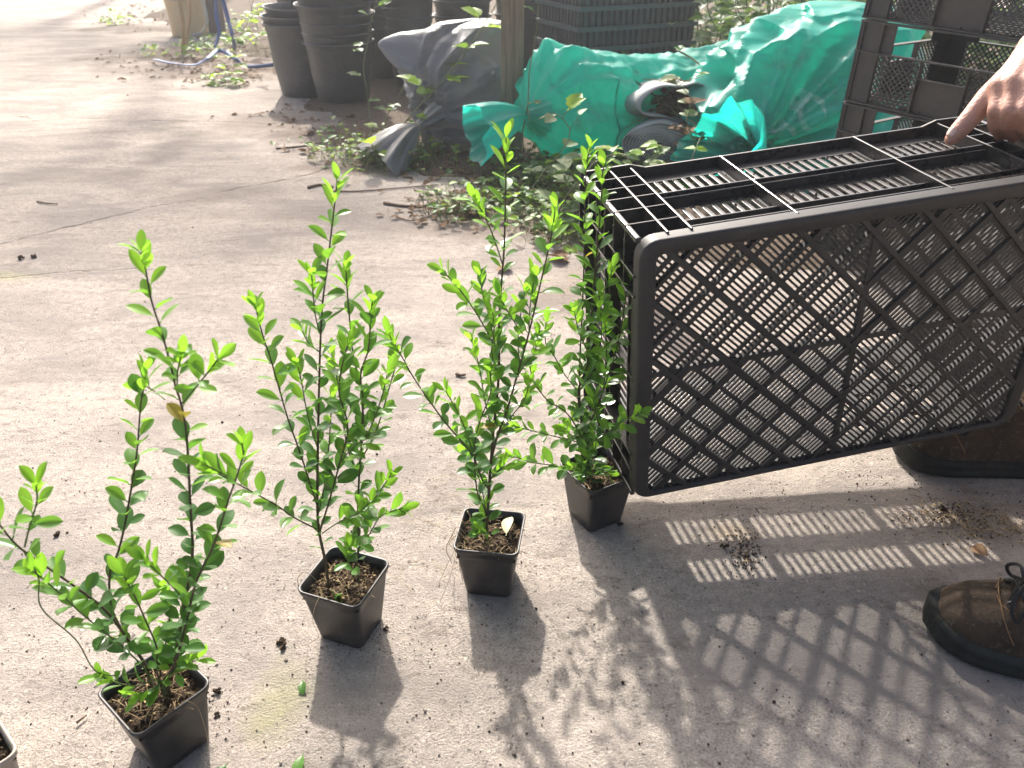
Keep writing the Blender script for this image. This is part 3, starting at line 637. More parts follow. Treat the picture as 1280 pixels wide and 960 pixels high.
def crate_wall(root, L, D, a, b_, c, place_fn, name, z_off=0.0, skin0=.0, fin=.018):
    """u along the wall, v from the crate bottom (0) to the open rim (D), n outward"""
    bx = []
    def add(mbq, u0, u1, v0, v1, n0, n1):
        pts = [place_fn(u, v, n) for n in (n0, n1) for v in (v0, v1) for u in (u0, u1)]
        mbq.add(pts, [(0,2,3,1),(4,5,7,6),(0,1,5,4),(1,3,7,5),(3,2,6,7),(2,0,4,6)])
    sk = MB(); sl = MB(); n0, n1 = -fin-.0026, -fin; e0, e1 = skin0, L-skin0
    rowsv = [(.13*D, .22*D), (.25*D, .50*D), (.62*D, .90*D)]
    groups = [(b_+.006, c-.006), (c+.006, L-c-.006), (L-c+.006, L-b_-.006)] if L > .5 else [(b_+.006, L/2-.006), (L/2+.006, L-b_-.006)]
    v = .004
    for (r0, r1) in rowsv:
        add(sk, e0, e1, v, r0, n0, n1); u = e0
        for gi, (g0, g1) in enumerate(groups):
            add(sk, u, g0, r0, r1, n0, n1)
            k = max(1, round((g1-g0)/.0132)); p = (g1-g0)/k
            for i in range(k):
                add(sl, g0 + p*i + p*.5, g0 + p*(i+1), r0, r1, n0+.0002, n1-.0002)
            u = g1
        add(sk, u, e1, r0, r1, n0, n1); v = r1
    add(sk, e0, e1, v, D-.001, n0, n1)
    wall = sk.build('side_wall', M['crate'], root); bevel(sl.build('slat_row', M['crate_edge'], wall), .0011, 3)
    t = .0015
    for k, u in enumerate([a, b_, c, L-c, L-b_, L-a] if L > .5 else [a, b_, L/2, L-b_, L-a]):
        fb = MB(); lip = .0 if (u < b_+.01 or u > L-b_-.01) else -.002
        add(fb, u-t, u+t, .012, D-.0012, n1, lip); bevel(fb.build('rib', M['crate_edge'], wall), .0008, 2)
    for lo, hi in ((.002, b_-t), (L-b_+t, L-.002)):
        for f in (.22, .40, .56, .71, .86):
            fb = MB(); lo2 = lo
            for (s0, s1) in ((lo, a-t if lo < L/2 else L-a-t), ((a if lo < L/2 else L-a)+t, hi)):
                add(fb, s0, s1, f*D-t*.8, f*D+t*.8, n1, -.0012)
            bevel(fb.build('rib', M['crate_edge'], wall), .0006, 2)
    cuts = [b_+t] + ([c-t, c+t, L-c-t, L-c+t] if L > .5 else [L/2-t, L/2+t]) + [L-b_-t]
    for f, h in ((.115, -.004), (.235, -.009), (.56, -.002), (.53, -.006)):
        fb = MB()
        for s0, s1 in zip(cuts[::2], cuts[1::2]): add(fb, s0, s1, f*D-t, f*D+t, n1, h)
        bevel(fb.build('rib', M['crate_edge'], wall), .0008, 2)
    # rim lip at the open end: high at the corners, dipping between
    prof = [(0, .002), (b_, .003), (b_+.022, -.004), (L-b_-.022, -.004), (L-b_, .003), (L, .002)]
    fb = MB()
    for (u0, h0), (u1, h1) in zip(prof, prof[1:]):
        pts = [place_fn(u0, D-.001, n0), place_fn(u1, D-.001, n0), place_fn(u1, D+.0022, n0), place_fn(u0, D+.0022, n0),
               place_fn(u0, D-.001, h0), place_fn(u1, D-.001, h1), place_fn(u1, D+.0022, h1), place_fn(u0, D+.0022, h0)]
        fb.add(pts, [(0,3,2,1),(4,5,6,7),(0,1,5,4),(1,2,6,5),(2,3,7,6),(3,0,4,7)])
    fb.build('rim_lip', M['crate_edge'], wall)
    return wall
CM = Matrix(((0.9757,-0.2074,-0.0701,.1678),(0.2029,0.977,-0.066,.8609),(0.0822,0.0502,0.9954,.0882),(0,0,0,1)))
crate = empty('plastic_crate', mat=CM, label='black slatted plastic crate held on its side, its lattice bottom facing us', cat='crate')
fr = MB(); n4 = 28
ax = (.003, CW-.003, .003, CH-.003); ib = (.024, CW-.024, .013, CH-.022)
secs = [rrect(*ax, .024, .020)] + [rrect(ax[0]+.004*(1-cos(q)), ax[1]-.004*(1-cos(q)), ax[2]+.004*(1-cos(q)), ax[3]-.004*(1-cos(q)), .024-.003*(1-cos(q)), .0038-.004*sin(q)) for q in [pi/2*k/6 for k in range(7)]] + [ rrect(ib[0]-.002, ib[1]+.002, ib[2]-.002, ib[3]+.002, .012, -.0002), rrect(*ib, .010, .002), rrect(*ib, .010, .014)]
fr.grid(secs + [secs[0]], True, True)
fo = fix_normals(fr.build('bottom_frame', M['crate'], crate))
lat = MB(); xm, zm = CW/2+.004, CH/2+.01; i2 = (ib[0]-.004, ib[1]+.004, ib[2]-.003, ib[3]+.004)
quads = [((i2[0], xm, zm, i2[3]), -1), ((xm, i2[1], i2[2], zm), -1), ((i2[0], xm, i2[2], zm), 1), ((xm, i2[1], zm, i2[3]), 1)]
for (rc, sg) in quads:
    diag_bars(lat, rc, sg, .0063, .0015, .0052, .0072, .003)
    if sg < 0: diag_bars(lat, rc, -sg, .0285, .0028, .0050, .0076, .012)
    else:
        diag_bars(lat, rc, -sg, .0285, .0030, .0050, .0077, .012); diag_bars(lat, rc, sg, .0570, .0052, .0048, .0079, .02)
lat.build('bottom_lattice', M['crate'], crate)
rg = MB()
diag_bars(rg, i2, 1, .057, .0020, .0016, .0105, .05); diag_bars(rg, i2, -1, .057, .0029, .0006, .0108, .045)
rg.box(i2[0], i2[1], .0035, .0095, zm-.004, zm+.004); rg.box(xm-.004, xm+.004, .0033, .0093, i2[2], i2[3])
rg.build('rib_grid', M['crate'], crate)
a_, b_, c_ = .0408, .0695, .20
crate_wall(crate, CW, CD, a_, b_, c_, lambda u, v, n: (u, v, CH+n), 'top', skin0=.0186)
crate_wall(crate, CW, CD, a_, b_, c_, lambda u, v, n: (u, v, -n), 'low', skin0=.0186)
HL = CH - .032
crate_wall(crate, HL, CD, .035, .062, HL/2, lambda u, v, n: (-n, v, .016+u), 'left')
crate_wall(crate, HL, CD, .035, .062, HL/2, lambda u, v, n: (CW+n, v, .016+u), 'right')
# bars along the four edges
for (x, z) in ((.0, .0), (CW, .0), (CW, CH), (.0, CH)):
    b = MB(); q = .0035; xx = x + (q if x == 0 else -q)*1.6; zz = z + (q if z == 0 else -q)*1.6
    b.box(xx-q, xx+q, .012, CD+.001, zz-q, zz+q); bevel(b.build('edge_bar', M['crate_edge'], crate), .0022, 3)
b = MB(); rnd = random.Random(12)                           # crumbs of earth stuck on the crate
for k in range(260):
    x = rnd.uniform(.03, CW-.03); f = rnd.random()
    if f < .55: p = (x, rnd.uniform(.015, CD-.02), CH-.018+.0008)
    elif f < .8: p = (x, rnd.uniform(.0, .003), rnd.choice((.015, CH-.023)) + rnd.uniform(-.003, .003))
    else: p = (x, rnd.uniform(.02, CD-.02), .0212)
    chunk(b, p, rnd.choice((.0006, .001, .0015, .0022)), rnd, rnd.choice((0, 1, 1)))
tag(b.build('dirt_crumbs', [M['soil'], M['earth']], crate), kind='stuff')
# ------------------------------------------------------------------ stack of weathered mesh crates, back right
def mesh_crate(label, mat4):
    root = empty('mesh_crate', mat=mat4, label=label, cat='crate', group='weathered crates in the stack behind the hand')
    L, D, H = .60, .40, .186; col = .062; t = .003; hb = .118             # hb: height where the hand opening starts
    for wi, (ln, fn) in enumerate(((L, lambda u, z, n: (u, n, z)), (L, lambda u, z, n: (L-u, D-n, z)), (D, lambda u, z, n: (n, D-u, z)), (D, lambda u, z, n: (L-n, u, z)))):
        def add(b, u0, u1, z0, z1, n0, n1):
            p = [fn(u, z, n) for n in (n0, n1) for z in (z0, z1) for u in (u0, u1)]
            b.add(p, [(0,2,3,1),(4,5,7,6),(0,1,5,4),(1,3,7,5),(3,2,6,7),(2,0,4,6)])
        b = MB(); e = .004                                                # frame of the wall: columns, rails, shelf
        for u0, u1 in ((e, col), (ln-col, ln-e)):
            add(b, u0, u1, .004, H-.004, .008, .011)
            for u in (u0, u1): add(b, u-.0013, u+.0013, .004, H-.004, .0, .011)
        add(b, e, ln-e, H-.004, H, -.003, .012); add(b, e, ln-e, .0, .004, -.003, .012); add(b, e, ln-e, hb-.0015, hb+.0015, -.003, .012)
        for u0, u1 in ((col+.0014, col+.03), (ln-col-.03, ln-col-.0014)): add(b, u0, u1, hb+.0015, H-.004, .0085, .0112)
        w = b.build('side_wall', M['crate_old'], root)
        k = 3 if ln > .5 else 2; span = (ln-2*col); pw = .115; gaps = []
        mids = [.235, .445] if wi == 0 else ([] if wi == 1 else [ln/2])
        prev = col+.0014
        for m in mids:
            pb = MB(); add(pb, m-pw/2, m+pw/2, .004, hb-.038, .009, .0118)
            for u in (m-pw/2, m+pw/2): add(pb, u-.0013, u+.0013, .004, hb-.0015, -.0028, .0119)
            add(pb, m-pw/2+.0013, m+pw/2-.0013, hb-.0405, hb-.038, .0, .0122)
            pb.build('panel', M['crate_old'], w)
            gaps.append((prev, m-pw/2-.0013)); prev = m+pw/2+.0013
        gaps.append((prev, ln-col-.0014))
        for (g0, g1) in gaps:
            nb = MB(); q = 1/sqrt(2)
            for sg in (1, -1):
                dd = (q, q*sg); nn = (-q*sg, q); cs = [x*nn[0]+z*nn[1] for x in (g0, g1) for z in (.004, hb)]; c = min(cs)+.004
                while c < max(cs):
                    r = clip_seg(nn[0]*c, nn[1]*c, dd[0], dd[1], g0, g1, .004, hb-.0015)
                    if r:
                        nv = .0095+.0002*sg; pts = []
                        for tt in r:
                            for s1, s2 in ((-1, -1), (1, -1), (1, 1), (-1, 1)):
                                pts.append(fn(nn[0]*c+dd[0]*tt+nn[0]*s1*.0014, nn[1]*c+dd[1]*tt+nn[1]*s1*.0014, nv+s2*.001))
                        nb.add(pts, [(0,3,2,1),(4,5,6,7),(0,1,5,4),(1,2,6,5),(2,3,7,6),(3,0,4,7)])
                    c += .0098
            if nb.v: nb.build('mesh_panel', M['crate_old'], w)
    bt = MB()
    for i in range(30): x = .012 + i*(L-.024)/29; bt.box(x-.003, x+.003, .012, D-.012, .001, .004)
    for j in range(12): y = .014 + j*(D-.028)/11; bt.box(.012, L-.012, y-.003, y+.003, .0042, .007)
    bt.build('base_grid', M['crate_old'], root)
    b = MB(); rnd = random.Random(int(mat4[2][3]*1000)+3)
    for k in range(240): chunk(b, (rnd.uniform(.02, L-.02), rnd.uniform(.004, .03) if k % 2 else rnd.uniform(.02, D-.02), .008), rnd.choice((.0012, .002, .0035)), rnd, rnd.choice((0, 1)))
    tag(b.build('dirt_crumbs', [M['soil'], M['earth']], root), kind='stuff')
    return root
ca = atan2(-.83, .56)
for k, lab in enumerate(('weathered black mesh crate at the bottom of the stack behind the hand', 'weathered black mesh crate second from the bottom of the stack behind the hand',
                         'weathered black mesh crate with wide solid panel just left of the wrist', 'weathered black mesh crate on top of the stack behind the hand')):
    mesh_crate(lab, Matrix.Translation((.825 + .004*k, 2.06 + .003*k, .012 + .1895*k)) @ Matrix.Rotation(ca + .006*(k % 2), 4, 'Z') @ Matrix.Rotation(radians(.6*k), 4, 'Y'))

# ------------------------------------------------------------------ nested nursery pots
def nursery_pot_mesh(h, rt, rb):
    b = MB()
    b.lathe([(.001, .002), (rb-.01, .002), (rb-.004, 0), (rb, .006), (rb+(rt-rb)*.45, h*.45), (rt-.016, h-.036), (rt-.014, h-.034), (rt-.012, h-.032), (rt-.010, h-.014), (rt-.001, h-.012), (rt+.003, h-.006), (rt+.001, h), (rt-.004, h-.001), (rt-.014, h-.03), (rt-.020, h-.05), (rb-.003, .012), (.001, .010)], 40)
    return b.mesh('nursery_pot', M['bigpot'])
def pot_stack(x, y, h, rt, rb, n, pitch, where, seed):
    me = nursery_pot_mesh(h, rt, rb); rnd = random.Random(seed)
    words = ['bottom', 'second', 'third', 'fourth', 'fifth', 'sixth', 'seventh', 'eighth', 'ninth']
    for k in range(n):
        o = link(bpy.data.objects.new('nursery_pot', me)); ez = max(0.0, earth_z(x, y)) + .001
        o.location = (x + rnd.uniform(-.004, .004)*k, y + rnd.uniform(-.004, .004)*k, ez + k*pitch)
        o.rotation_euler = (radians(rnd.uniform(-.8, .8))*min(k, 2), radians(rnd.uniform(-.8, .8))*min(k, 2), rnd.uniform(0, 6))
        tag(o, ('%s black nursery pot%s of the stack %s' % (words[k], '' if k == 0 else ' from below', where)), 'pot', 'nested black nursery pots')
pot_stack(-1.035, 4.22, .335, .184, .135, 3, .034, 'furthest left', 1)
me = nursery_pot_mesh(.28, .13, .10); o = link(bpy.data.objects.new('nursery_pot', me)); o.location = (-.985, 4.24, .16); o.rotation_euler = (0, radians(5), 0)
tag(o, 'narrower black nursery pot standing inside the furthest left pot', 'pot', 'nested black nursery pots')
pot_stack(-.815, 4.00, .262, .166, .122, 9, .040, 'in front, beside the grey sack', 2)
pot_stack(-.515, 4.32, .235, .120, .090, 8, .046, 'just behind the grey sack', 3)
pot_stack(-.68, 4.62, .25, .15, .115, 6, .07, 'shaded between two nearer stacks', 4)
pot_stack(-.27, 4.70, .30, .16, .12, 5, .075, 'right behind the grey sack top', 5)
pot_stack(-1.12, 4.75, .40, .17, .13, 4, .09, 'at the back left', 6)
pot_stack(.06, 4.75, .30, .16, .12, 5, .075, 'behind the wooden post', 7)

# ------------------------------------------------------------------ wooden post
b = MB(); c0 = at(634, 203); rows = []
for z in (-.05, .25, .6, 1.0, 1.5):
    tw = .01*z; s = .040
    rows.append([(c0.x + .02 + sx*s*cos(tw) + .012*z - .006, c0.y + .05 + sy*s*.8 + .02*z, z) for sx, sy in ((-1,-1),(.2,-1.03),(1,-1),(1,1),(-1,1))])
b.grid(rows, False, True); b.add(rows[-1], [(0,1,2,3,4)])
bevel(fix_normals(tag(b.build('wooden_post', M['post']), 'weathered square wooden post standing beside the grey sack', 'post')), .004)

# ------------------------------------------------------------------ sacks
def ridge(v): return 1 - 2*abs(noise.noise(v))
def crumple(p, seed):
    # film crushed into facets that meet in sharp creases
    q = Vector((p.x, p.y, p.z)) + Vector((noise.noise((p.x*5, p.y*5, p.z*5+seed)), noise.noise((p.x*5+9, p.y*5, p.z*5+seed)), noise.noise((p.x*5, p.y*5+9, p.z*5+seed))))*.05
    d, _ = noise.voronoi(Vector((q.x*7, q.y*7, q.z*4.2 + seed))); e, _ = noise.voronoi(Vector((q.x*17, q.y*17, q.z*12 + seed)))
    return -.026*min(.5, d[1]-d[0]) - .009*min(.5, e[1]-e[0]) + .008
def sack(name, label, mat, rings, focus, amp, seed, n=230, sub=28, extra=None, group=None, nf=7.0):
    """upright slumped sack lofted from rings (z, cx, cy, rx, ry); folds run towards the tied neck at focus"""
    root = empty(name, (rings[0][1], rings[0][2], 0), label, 'sack', group)
    R = []; F = Vector(focus)
    for (q0, q1) in zip(rings, rings[1:]):
        for k in range(sub): R.append([a + (b-a)*(k/sub) for a, b in zip(q0, q1)])
    R.append(list(rings[-1])); rows = []
    base = Vector((rings[0][1], rings[0][2], 0))
    for z, cx, cy, rx, ry in R:
        row = []
        for k in range(n):
            th = 2*pi*k/n; c, s = cos(th), sin(th)
            p = Vector((cx + rx*c*abs(c)**-.12 if abs(c) > 1e-3 else cx, cy + ry*s*abs(s)**-.12 if abs(s) > 1e-3 else cy, z))
            nr = Vector((c*ry, s*rx, .25*min(rx, ry))).normalized()
            rel = p - F; dist = rel.length
            ang = atan2(rel.z, math.hypot(rel.x, rel.y)*(1 if rel.x > 0 else -1)); ang2 = atan2(rel.y, rel.x)
            f = ridge((ang*nf*.45, ang2*nf*.35, seed + dist*1.1)) * amp * max(.25, 1.25 - dist*1.1)
            f += .22*amp*ridge((p.x*6, p.y*6, p.z*5 + seed)) + .07*amp*noise.noise((p.x*22, p.y*22, p.z*22+seed))
            f += crumple(p, seed)*(amp/.085 + .3)
            edge_ = min(1, min(rx, ry)/.08)
            p = p + nr*f*edge_
            if extra: p = extra(p, th, z)
            p.z = max(p.z, .004 + max(0, earth_z(p.x, p.y)*.6)); row.append(p - base)
        rows.append(row)
    mb = MB(); mb.grid(rows, True, True); mb.build('body', mat, root); return root, base
def neck(root, base, mat, tie, d, L, r1, seed, up=(0, 0, 1), flat=.7, r0=.018, back=.10, rb=.07):
    """gathered neck: pleats run in from the body to the tie and flare out again to an open frill"""
    tie, d = Vector(tie), Vector(d).normalized(); u = d.cross(Vector(up)).normalized(); v = u.cross(d); rows = []; n = 120
    for i in range(31):
        t = i/30; s = -back + (back+L)*t
        if s < 0: r = r0 + (rb-r0)*(min(1, -s/back))**1.2
        else: r = r0 + (r1-r0)*(s/L)**.8
        row = []
        for k in range(n):
            a = 2*pi*k/n; pl = 1.15*ridge((cos(a)*1.5, sin(a)*1.5, seed + s*2.5)) + .30*noise.noise((cos(a)*4, sin(a)*4, seed+3+s*4))
            rr_ = r*(1 + .33*pl*min(1, .4+abs(s)/.08)); ll = s + (.22*L*noise.noise((cos(a)*1.3, sin(a)*1.3, seed+8)) if s > 0 else 0)*(s/L if s > 0 else 0)
            p = tie + d*ll + u*cos(a)*rr_ + v*sin(a)*rr_*flat; p.z -= .04*max(0, s/L)**2 * (1 if s > 0 else 0)
            p.z = max(p.z, .006 + max(0, earth_z(p.x, p.y)*.6)); row.append(p - base)
        rows.append(row)
    mb = MB(); mb.grid(rows, True, True); nk = mb.build('neck', mat, root)
    b = MB(); b.tube([tie - base + (u*cos(a) + v*sin(a)*flat)*(r0*1.12) for a in [2*pi*k/16 for k in range(17)]], .003, 6); b.build('tie', M['root'], nk)
def ear(p, th, z):                      # stiff corner of film standing out to the left
    w_ = math.exp(-((th-3.35)/.30)**2) * math.exp(-((z-.335)/.065)**2); p = p.copy(); p.x -= .13*w_; p.z += .03*w_
    w2 = math.exp(-((th-4.0)/.16)**2); p.y += .035*w2; return p
rt_, bs = sack('grey_sack', 'grey translucent plastic sack slumped between the black pots and wooden post', M['greyfilm'],
     [(.0, -.165, 3.18, .135, .15), (.1, -.18, 3.18, .150, .16), (.2, -.19, 3.2, .165, .16), (.3, -.185, 3.2, .165, .15), (.38, -.165, 3.22, .135, .12), (.43, -.13, 3.22, .09, .085), (.452, -.115, 3.22, .03, .03), (.453, -.115, 3.22, .004, .004)],
     (-.36, 2.98, .12), .050, 3.0, extra=ear, nf=9)
neck(rt_, bs, M['greyfilm'], (-.345, 2.95, .125), (-.60, -.38, -.36), .19, .115, 5, flat=.6, back=.10, rb=.05)
def lean(p, th, z): return p
rt_, bs = sack('teal_sack', 'big bright teal plastic sack with worn white print beside the mesh crates', M['teal_print'],
     [(.0, 1.0, 2.92, .36, .26), (.1, 1.0, 2.92, .37, .28), (.2, 1.02, 2.93, .355, .28), (.3, 1.04, 2.94, .325, .26), (.39, 1.07, 2.95, .28, .23), (.46, 1.12, 2.96, .23, .18), (.505, 1.16, 2.97, .15, .12), (.525, 1.18, 2.97, .05, .05), (.526, 1.18, 2.97, .004, .004)],
     (.78, 2.62, .08), .085, 8.0, nf=12, group='teal plastic sacks')
neck(rt_, bs, M['teal'], (.80, 2.58, .09), (-.70, -.35, .55), .22, .135, 2, flat=.85, back=.14, rb=.11)
def lying_sack(name, label, mat, path, amp, seed, group=None, n=190, sub=24):
    root = empty(name, (path[0][0], path[0][1], 0), label, 'sack', group); base = Vector((path[0][0], path[0][1], 0))
    Q = []
    for a, b in zip(path, path[1:]):
        for k in range(sub): Q.append([p + (q-p)*k/sub for p, q in zip(a, b)])
    Q.append(list(path[-1])); rows = []; tie = Vector(path[0][:3])
    for i, (x, y, z, rw, rh) in enumerate(Q):
        t = Vector(Q[min(i+1, len(Q)-1)][:3]) - Vector(Q[max(i-1, 0)][:3]); t.z = 0; t.normalize(); sd_ = Vector((t.y, -t.x, 0)); row = []
        for k in range(n):
            a = 2*pi*k/n; p = Vector((x, y, z)); dist = (p-tie).length
            f = 1 + amp*(ridge((cos(a)*2.4, sin(a)*2.4, seed + dist*.8))*max(.25, 1.3-dist*2.6) + .5*ridge((cos(a)*1.5 + dist*3, sin(a)*1.5, seed+dist*4)) + .2*noise.noise((cos(a)*7, sin(a)*7, dist*14)))
            p = p + sd_*cos(a)*rw*f + Vector((0, 0, 1))*sin(a)*rh*f
            p = p + (sd_*cos(a) + Vector((0, 0, sin(a))))*crumple(p, seed)*1.2*min(1, rw/.1)
            p.z = max(p.z, .006 + max(0, earth_z(p.x, p.y)*.6)); row.append(p-base)
        rows.append(row)
    mb = MB(); mb.grid(rows, True, True); mb.build('body', mat, root); return root, base
rt_, bs = lying_sack('teal_sack', 'long teal plastic sack lying on its side, knotted at its left end', M['teal'],
     [(.055, 2.80, .200, .02, .02), (.09, 2.83, .21, .10, .10), (.14, 2.88, .22, .15, .165), (.24, 2.98, .19, .18, .18), (.42, 3.12, .165, .185, .16), (.65, 3.28, .155, .19, .15), (.9, 3.45, .165, .19, .16), (1.1, 3.55, .14, .14, .12), (1.2, 3.6, .11, .02, .02)], .17, 6.0, group='teal plastic sacks')
neck(rt_, bs, M['teal'], (.050, 2.79, .200), (-.88, -.35, .0), .19, .10, 11, flat=.8, back=.06, rb=.07, r0=.02)

# ------------------------------------------------------------------ rolls of woven fabric
def fabric(name, label, prof, x0, x1, y, yaw, th=.005):
    root_m = Matrix.Translation((x0, y, 0)) @ Matrix.Rotation(yaw, 4, 'Z'); W_ = x1 - x0
    cv = catmull([(0, p, q) for p, q in prof], .008); b = MB(); rows = []
    for s in range(9):
        f = s/8
        rows.append([(p.y*1.0 + .022*noise.noise((p.y*9, p.z*9, s*.35)), f*W_ + .030*noise.noise((p.y*9, p.z*9, 3)), max(.004, p.z*(1-.12*f) + .022*noise.noise((p.y*9, f*3, 7)))) for p in cv])
    b.grid(rows); o = b.build(name, M['weave']); o.matrix_world = root_m; solid(o, th, 0); return tag(o, label, 'fabric', 'rolls of grey woven fabric')
spiral = [(.125*cos(a)*(1-a*.0125), .085+.080*sin(a)*(1-a*.0125)*(1+.10*sin(a*2.1))) for a in [-.3 + .4*k for k in range(165)]]
fabric('fabric_roll', 'grey woven fabric roll lying below the folded piece', [(p*1.0, q+.02) for p, q in spiral] , .50, .85, 2.74, radians(-62+90-40))
fold = [(-.02, .02), (.10, .03), (.16, .07), (.13, .115), (.02, .125), (-.07, .14), (-.10, .175), (-.06, .215), (.03, .235), (.12, .23), (.17, .19), (.19, .12), (.22, .04)]
fabric('folded_fabric', 'grey woven fabric folded in a soft loop on the roll between teal sacks', [(p*1.0, q+.06) for p, q in fold], .53, .80, 2.80, radians(18))

# ------------------------------------------------------------------ stack of seed trays behind
def tray(label, m4):
    root = empty('seed_tray', mat=m4, label=label, cat='tray', group='stacked black seed trays')
    L, D, H = .64, .44, .082; b = MB()
    for (x0, x1, y0, y1) in ((0, L, 0, .016), (0, L, D-.016, D), (0, .016, .0162, D-.0162), (L-.016, L, .0162, D-.0162)): b.box(x0, x1, y0, y1, H-.018, H)
    b.build('rim', M['tray_rim'], root)
    b = MB(); i = .022
    for (x0, x1, y0, y1) in ((i, L-i, i, i+.003), (i, L-i, D-i-.003, D-i), (i, i+.003, i+.0032, D-i-.0032), (L-i-.003, L-i, i+.0032, D-i-.0032)): b.box(x0, x1, y0, y1, 0, H-.0182)
    b.box(i+.003, L-i-.003, i+.003, D-i-.003, .002, .005); b.build('body', M['tray'], root)
    b = MB()
    for k in range(19):
        x = .035 + k*(L-.07)/18; b.box(x-.008, x+.008, .006, i, .0, H-.0184); b.box(x-.008, x+.008, D-i, D-.006, .0, H-.0184)
    for k in range(13):
        y = .035 + k*(D-.07)/12; b.box(.006, i, y-.008, y+.008, 0, H-.0184); b.box(L-i, L-.006, y-.008, y+.008, 0, H-.0184)
    b.build('side_ribs', M['tray'], root)
names = ['lowest', 'second lowest', 'third lowest', 'fourth lowest', 'fifth lowest', 'sixth lowest', 'topmost']
c0 = dp(722, 62, 3.78)
for k in range(7):
    tray('%s black ribbed seed tray of the stack behind the long teal sack' % names[k], Matrix.Translation((c0.x + .006*(k % 3), 3.78 + .008*(k % 2), .02 + .084*k)) @ Matrix.Rotation(radians(24 + 1.3*(k % 3)), 4, 'Z'))

# ------------------------------------------------------------------ bits at the top left
b = MB(); c0 = at(232, 47)
b.lathe([(.001, .004), (.12, .004), (.128, 0), (.131, .01), (.140, .20), (.150, .32), (.158, .322), (.159, .345), (.150, .348), (.142, .28), (.128, .015), (.001, .012)], 36)
bk = empty('bucket', (c0.x, c0.y+.12, 0), 'cream plastic bucket at the far left edge of the earth', 'bucket'); b.build('body', M['cream'], bk)
b = MB(); b.tube([(-.175, 0, .37)] + [(-.175*cos(a), -.12*sin(a)-.03, .37-.12*sin(a)) for a in [pi*k/10 for k in range(1, 10)]] + [(.175, 0, .37)], .004, 6); b.build('handle', M['metal'], bk)
b = MB(); c0 = at(263, 42); rw = []
for z in (0, .1, .25, .4, .5):
    rw.append([(.085*(1+.12*noise.noise((cos(a)*2, sin(a)*2, z*3)))*cos(a), .085*(1+.12*noise.noise((cos(a)*2, sin(a)*2, z*3+4)))*sin(a), z) for a in [2*pi*k/20 for k in range(20)]])
b.grid(rw, True, True); b.add(rw[-1], [tuple(range(20))]); o = b.build('log', M['log']); o.location = (c0.x, c0.y+.1, 0); tag(o, 'upright brown wooden log right beside the cream bucket', 'log')
for (pa, pb, r, lab) in (((229, 66, 5.45), (221, -60, 5.5), .012, 'left one of two tan canes leaning in front of the bucket'), ((231, 64, 5.5), (243, -60, 5.7), .010, 'right one of two tan canes leaning in front of the bucket')):
    A = at(pa[0], pa[1]); B = dp(pb[0], pb[1], pb[2]); b = MB(); cv = catmull([A, A.lerp(B, .3)+Vector((.01, 0, 0)), A.lerp(B, .7)-Vector((.008, 0, 0)), B], .05); m = len(cv)
    b.tube(cv, [r*(1.12 if k % 4 == 0 else 1) for k in range(m)], 8); tag(b.build('cane', M['bamboo']), lab, 'cane', 'tan canes by the bucket')
def ribbon(name, label, pts, wd, mat, cat, twist=0.0):
    cv = catmull(pts, .02); rows = []; m = len(cv)
    for i, p in enumerate(cv):
        t = (cv[min(i+1, m-1)] - cv[max(i-1, 0)]).normalized(); sd_ = t.cross(Vector((0, 0, 1))); sd_ = sd_.normalized() if sd_.length > .05 else Vector((1, 0, 0))
        q = Quaternion(t, twist*i/m + .5*noise.noise((i*.13, 2, 5))); sd_ = q @ sd_; rows.append([p - sd_*wd/2, p + sd_*wd/2])
    b = MB(); b.grid(rows); return tag(solid(b.build(name, M[mat]), .003, 0), label, cat)
ribbon('strap', 'blue webbing strap hanging in a loop beside the log', [dp(268, 60, 5.2), dp(274, 40, 5.25), dp(270, 15, 5.3), dp(271, -30, 5.35), dp(276, -10, 5.35), dp(284, 20, 5.3), dp(292, 50, 5.2), at(292, 62, .02)], .026, 'bluestrap', 'strap', .8)
ribbon('strap', 'blue webbing strap trailing flat over the ground by the pots', [at(192, 74, .03), at(215, 79, .02), at(242, 81, .02), at(258, 74, .07), at(275, 63, .09), at(295, 74, .07), at(310, 83, .02), at(342, 81, .02)], .024, 'bluestrap', 'strap', 1.2)
b = MB(); b.tube(catmull([dp(248, -20, 5.6), dp(257, 15, 5.6), dp(258, 32, 5.6), at(250, 42, .03), at(240, 44, .02)], .03), .011, 8); tag(b.build('hose', M['hose']), 'pale grey hose looping down in front of the log', 'hose')
# ------------------------------------------------------------------ the person holding the crate
def capsule(b, p0, p1, r0, r1, n=14, h=4):
    p0, p1 = Vector(p0), Vector(p1); t = (p1-p0).normalized(); u = t.orthogonal().normalized(); v = t.cross(u); rows = []
    prof = [(p0 - t*r0*cos(pi/2*k/h), max(.02*r0, r0*sin(pi/2*k/h))) for k in range(h)] + [(p0, r0), (p1, r1)] + [(p1 + t*r1*sin(pi/2*k/h), max(.02*r1, r1*cos(pi/2*k/h))) for k in range(1, h+1)]
    for c, r in prof: rows.append([c + (u*cos(2*pi*k/n) + v*sin(2*pi*k/n))*r for k in range(n)])
    m = len(rows); vs = [p for r in rows for p in r]
    fs = [(i*n+k, i*n+(k+1) % n, (i+1)*n+(k+1) % n, (i+1)*n+k) for i in range(m-1) for k in range(n)] + [tuple(range(n-1, -1, -1)), tuple(range((m-1)*n, m*n))]
    b.add(vs, fs, True)
def chain(b, pts):
    for (p, r), (q, s) in zip(pts, pts[1:]): capsule(b, p, q, r, s)
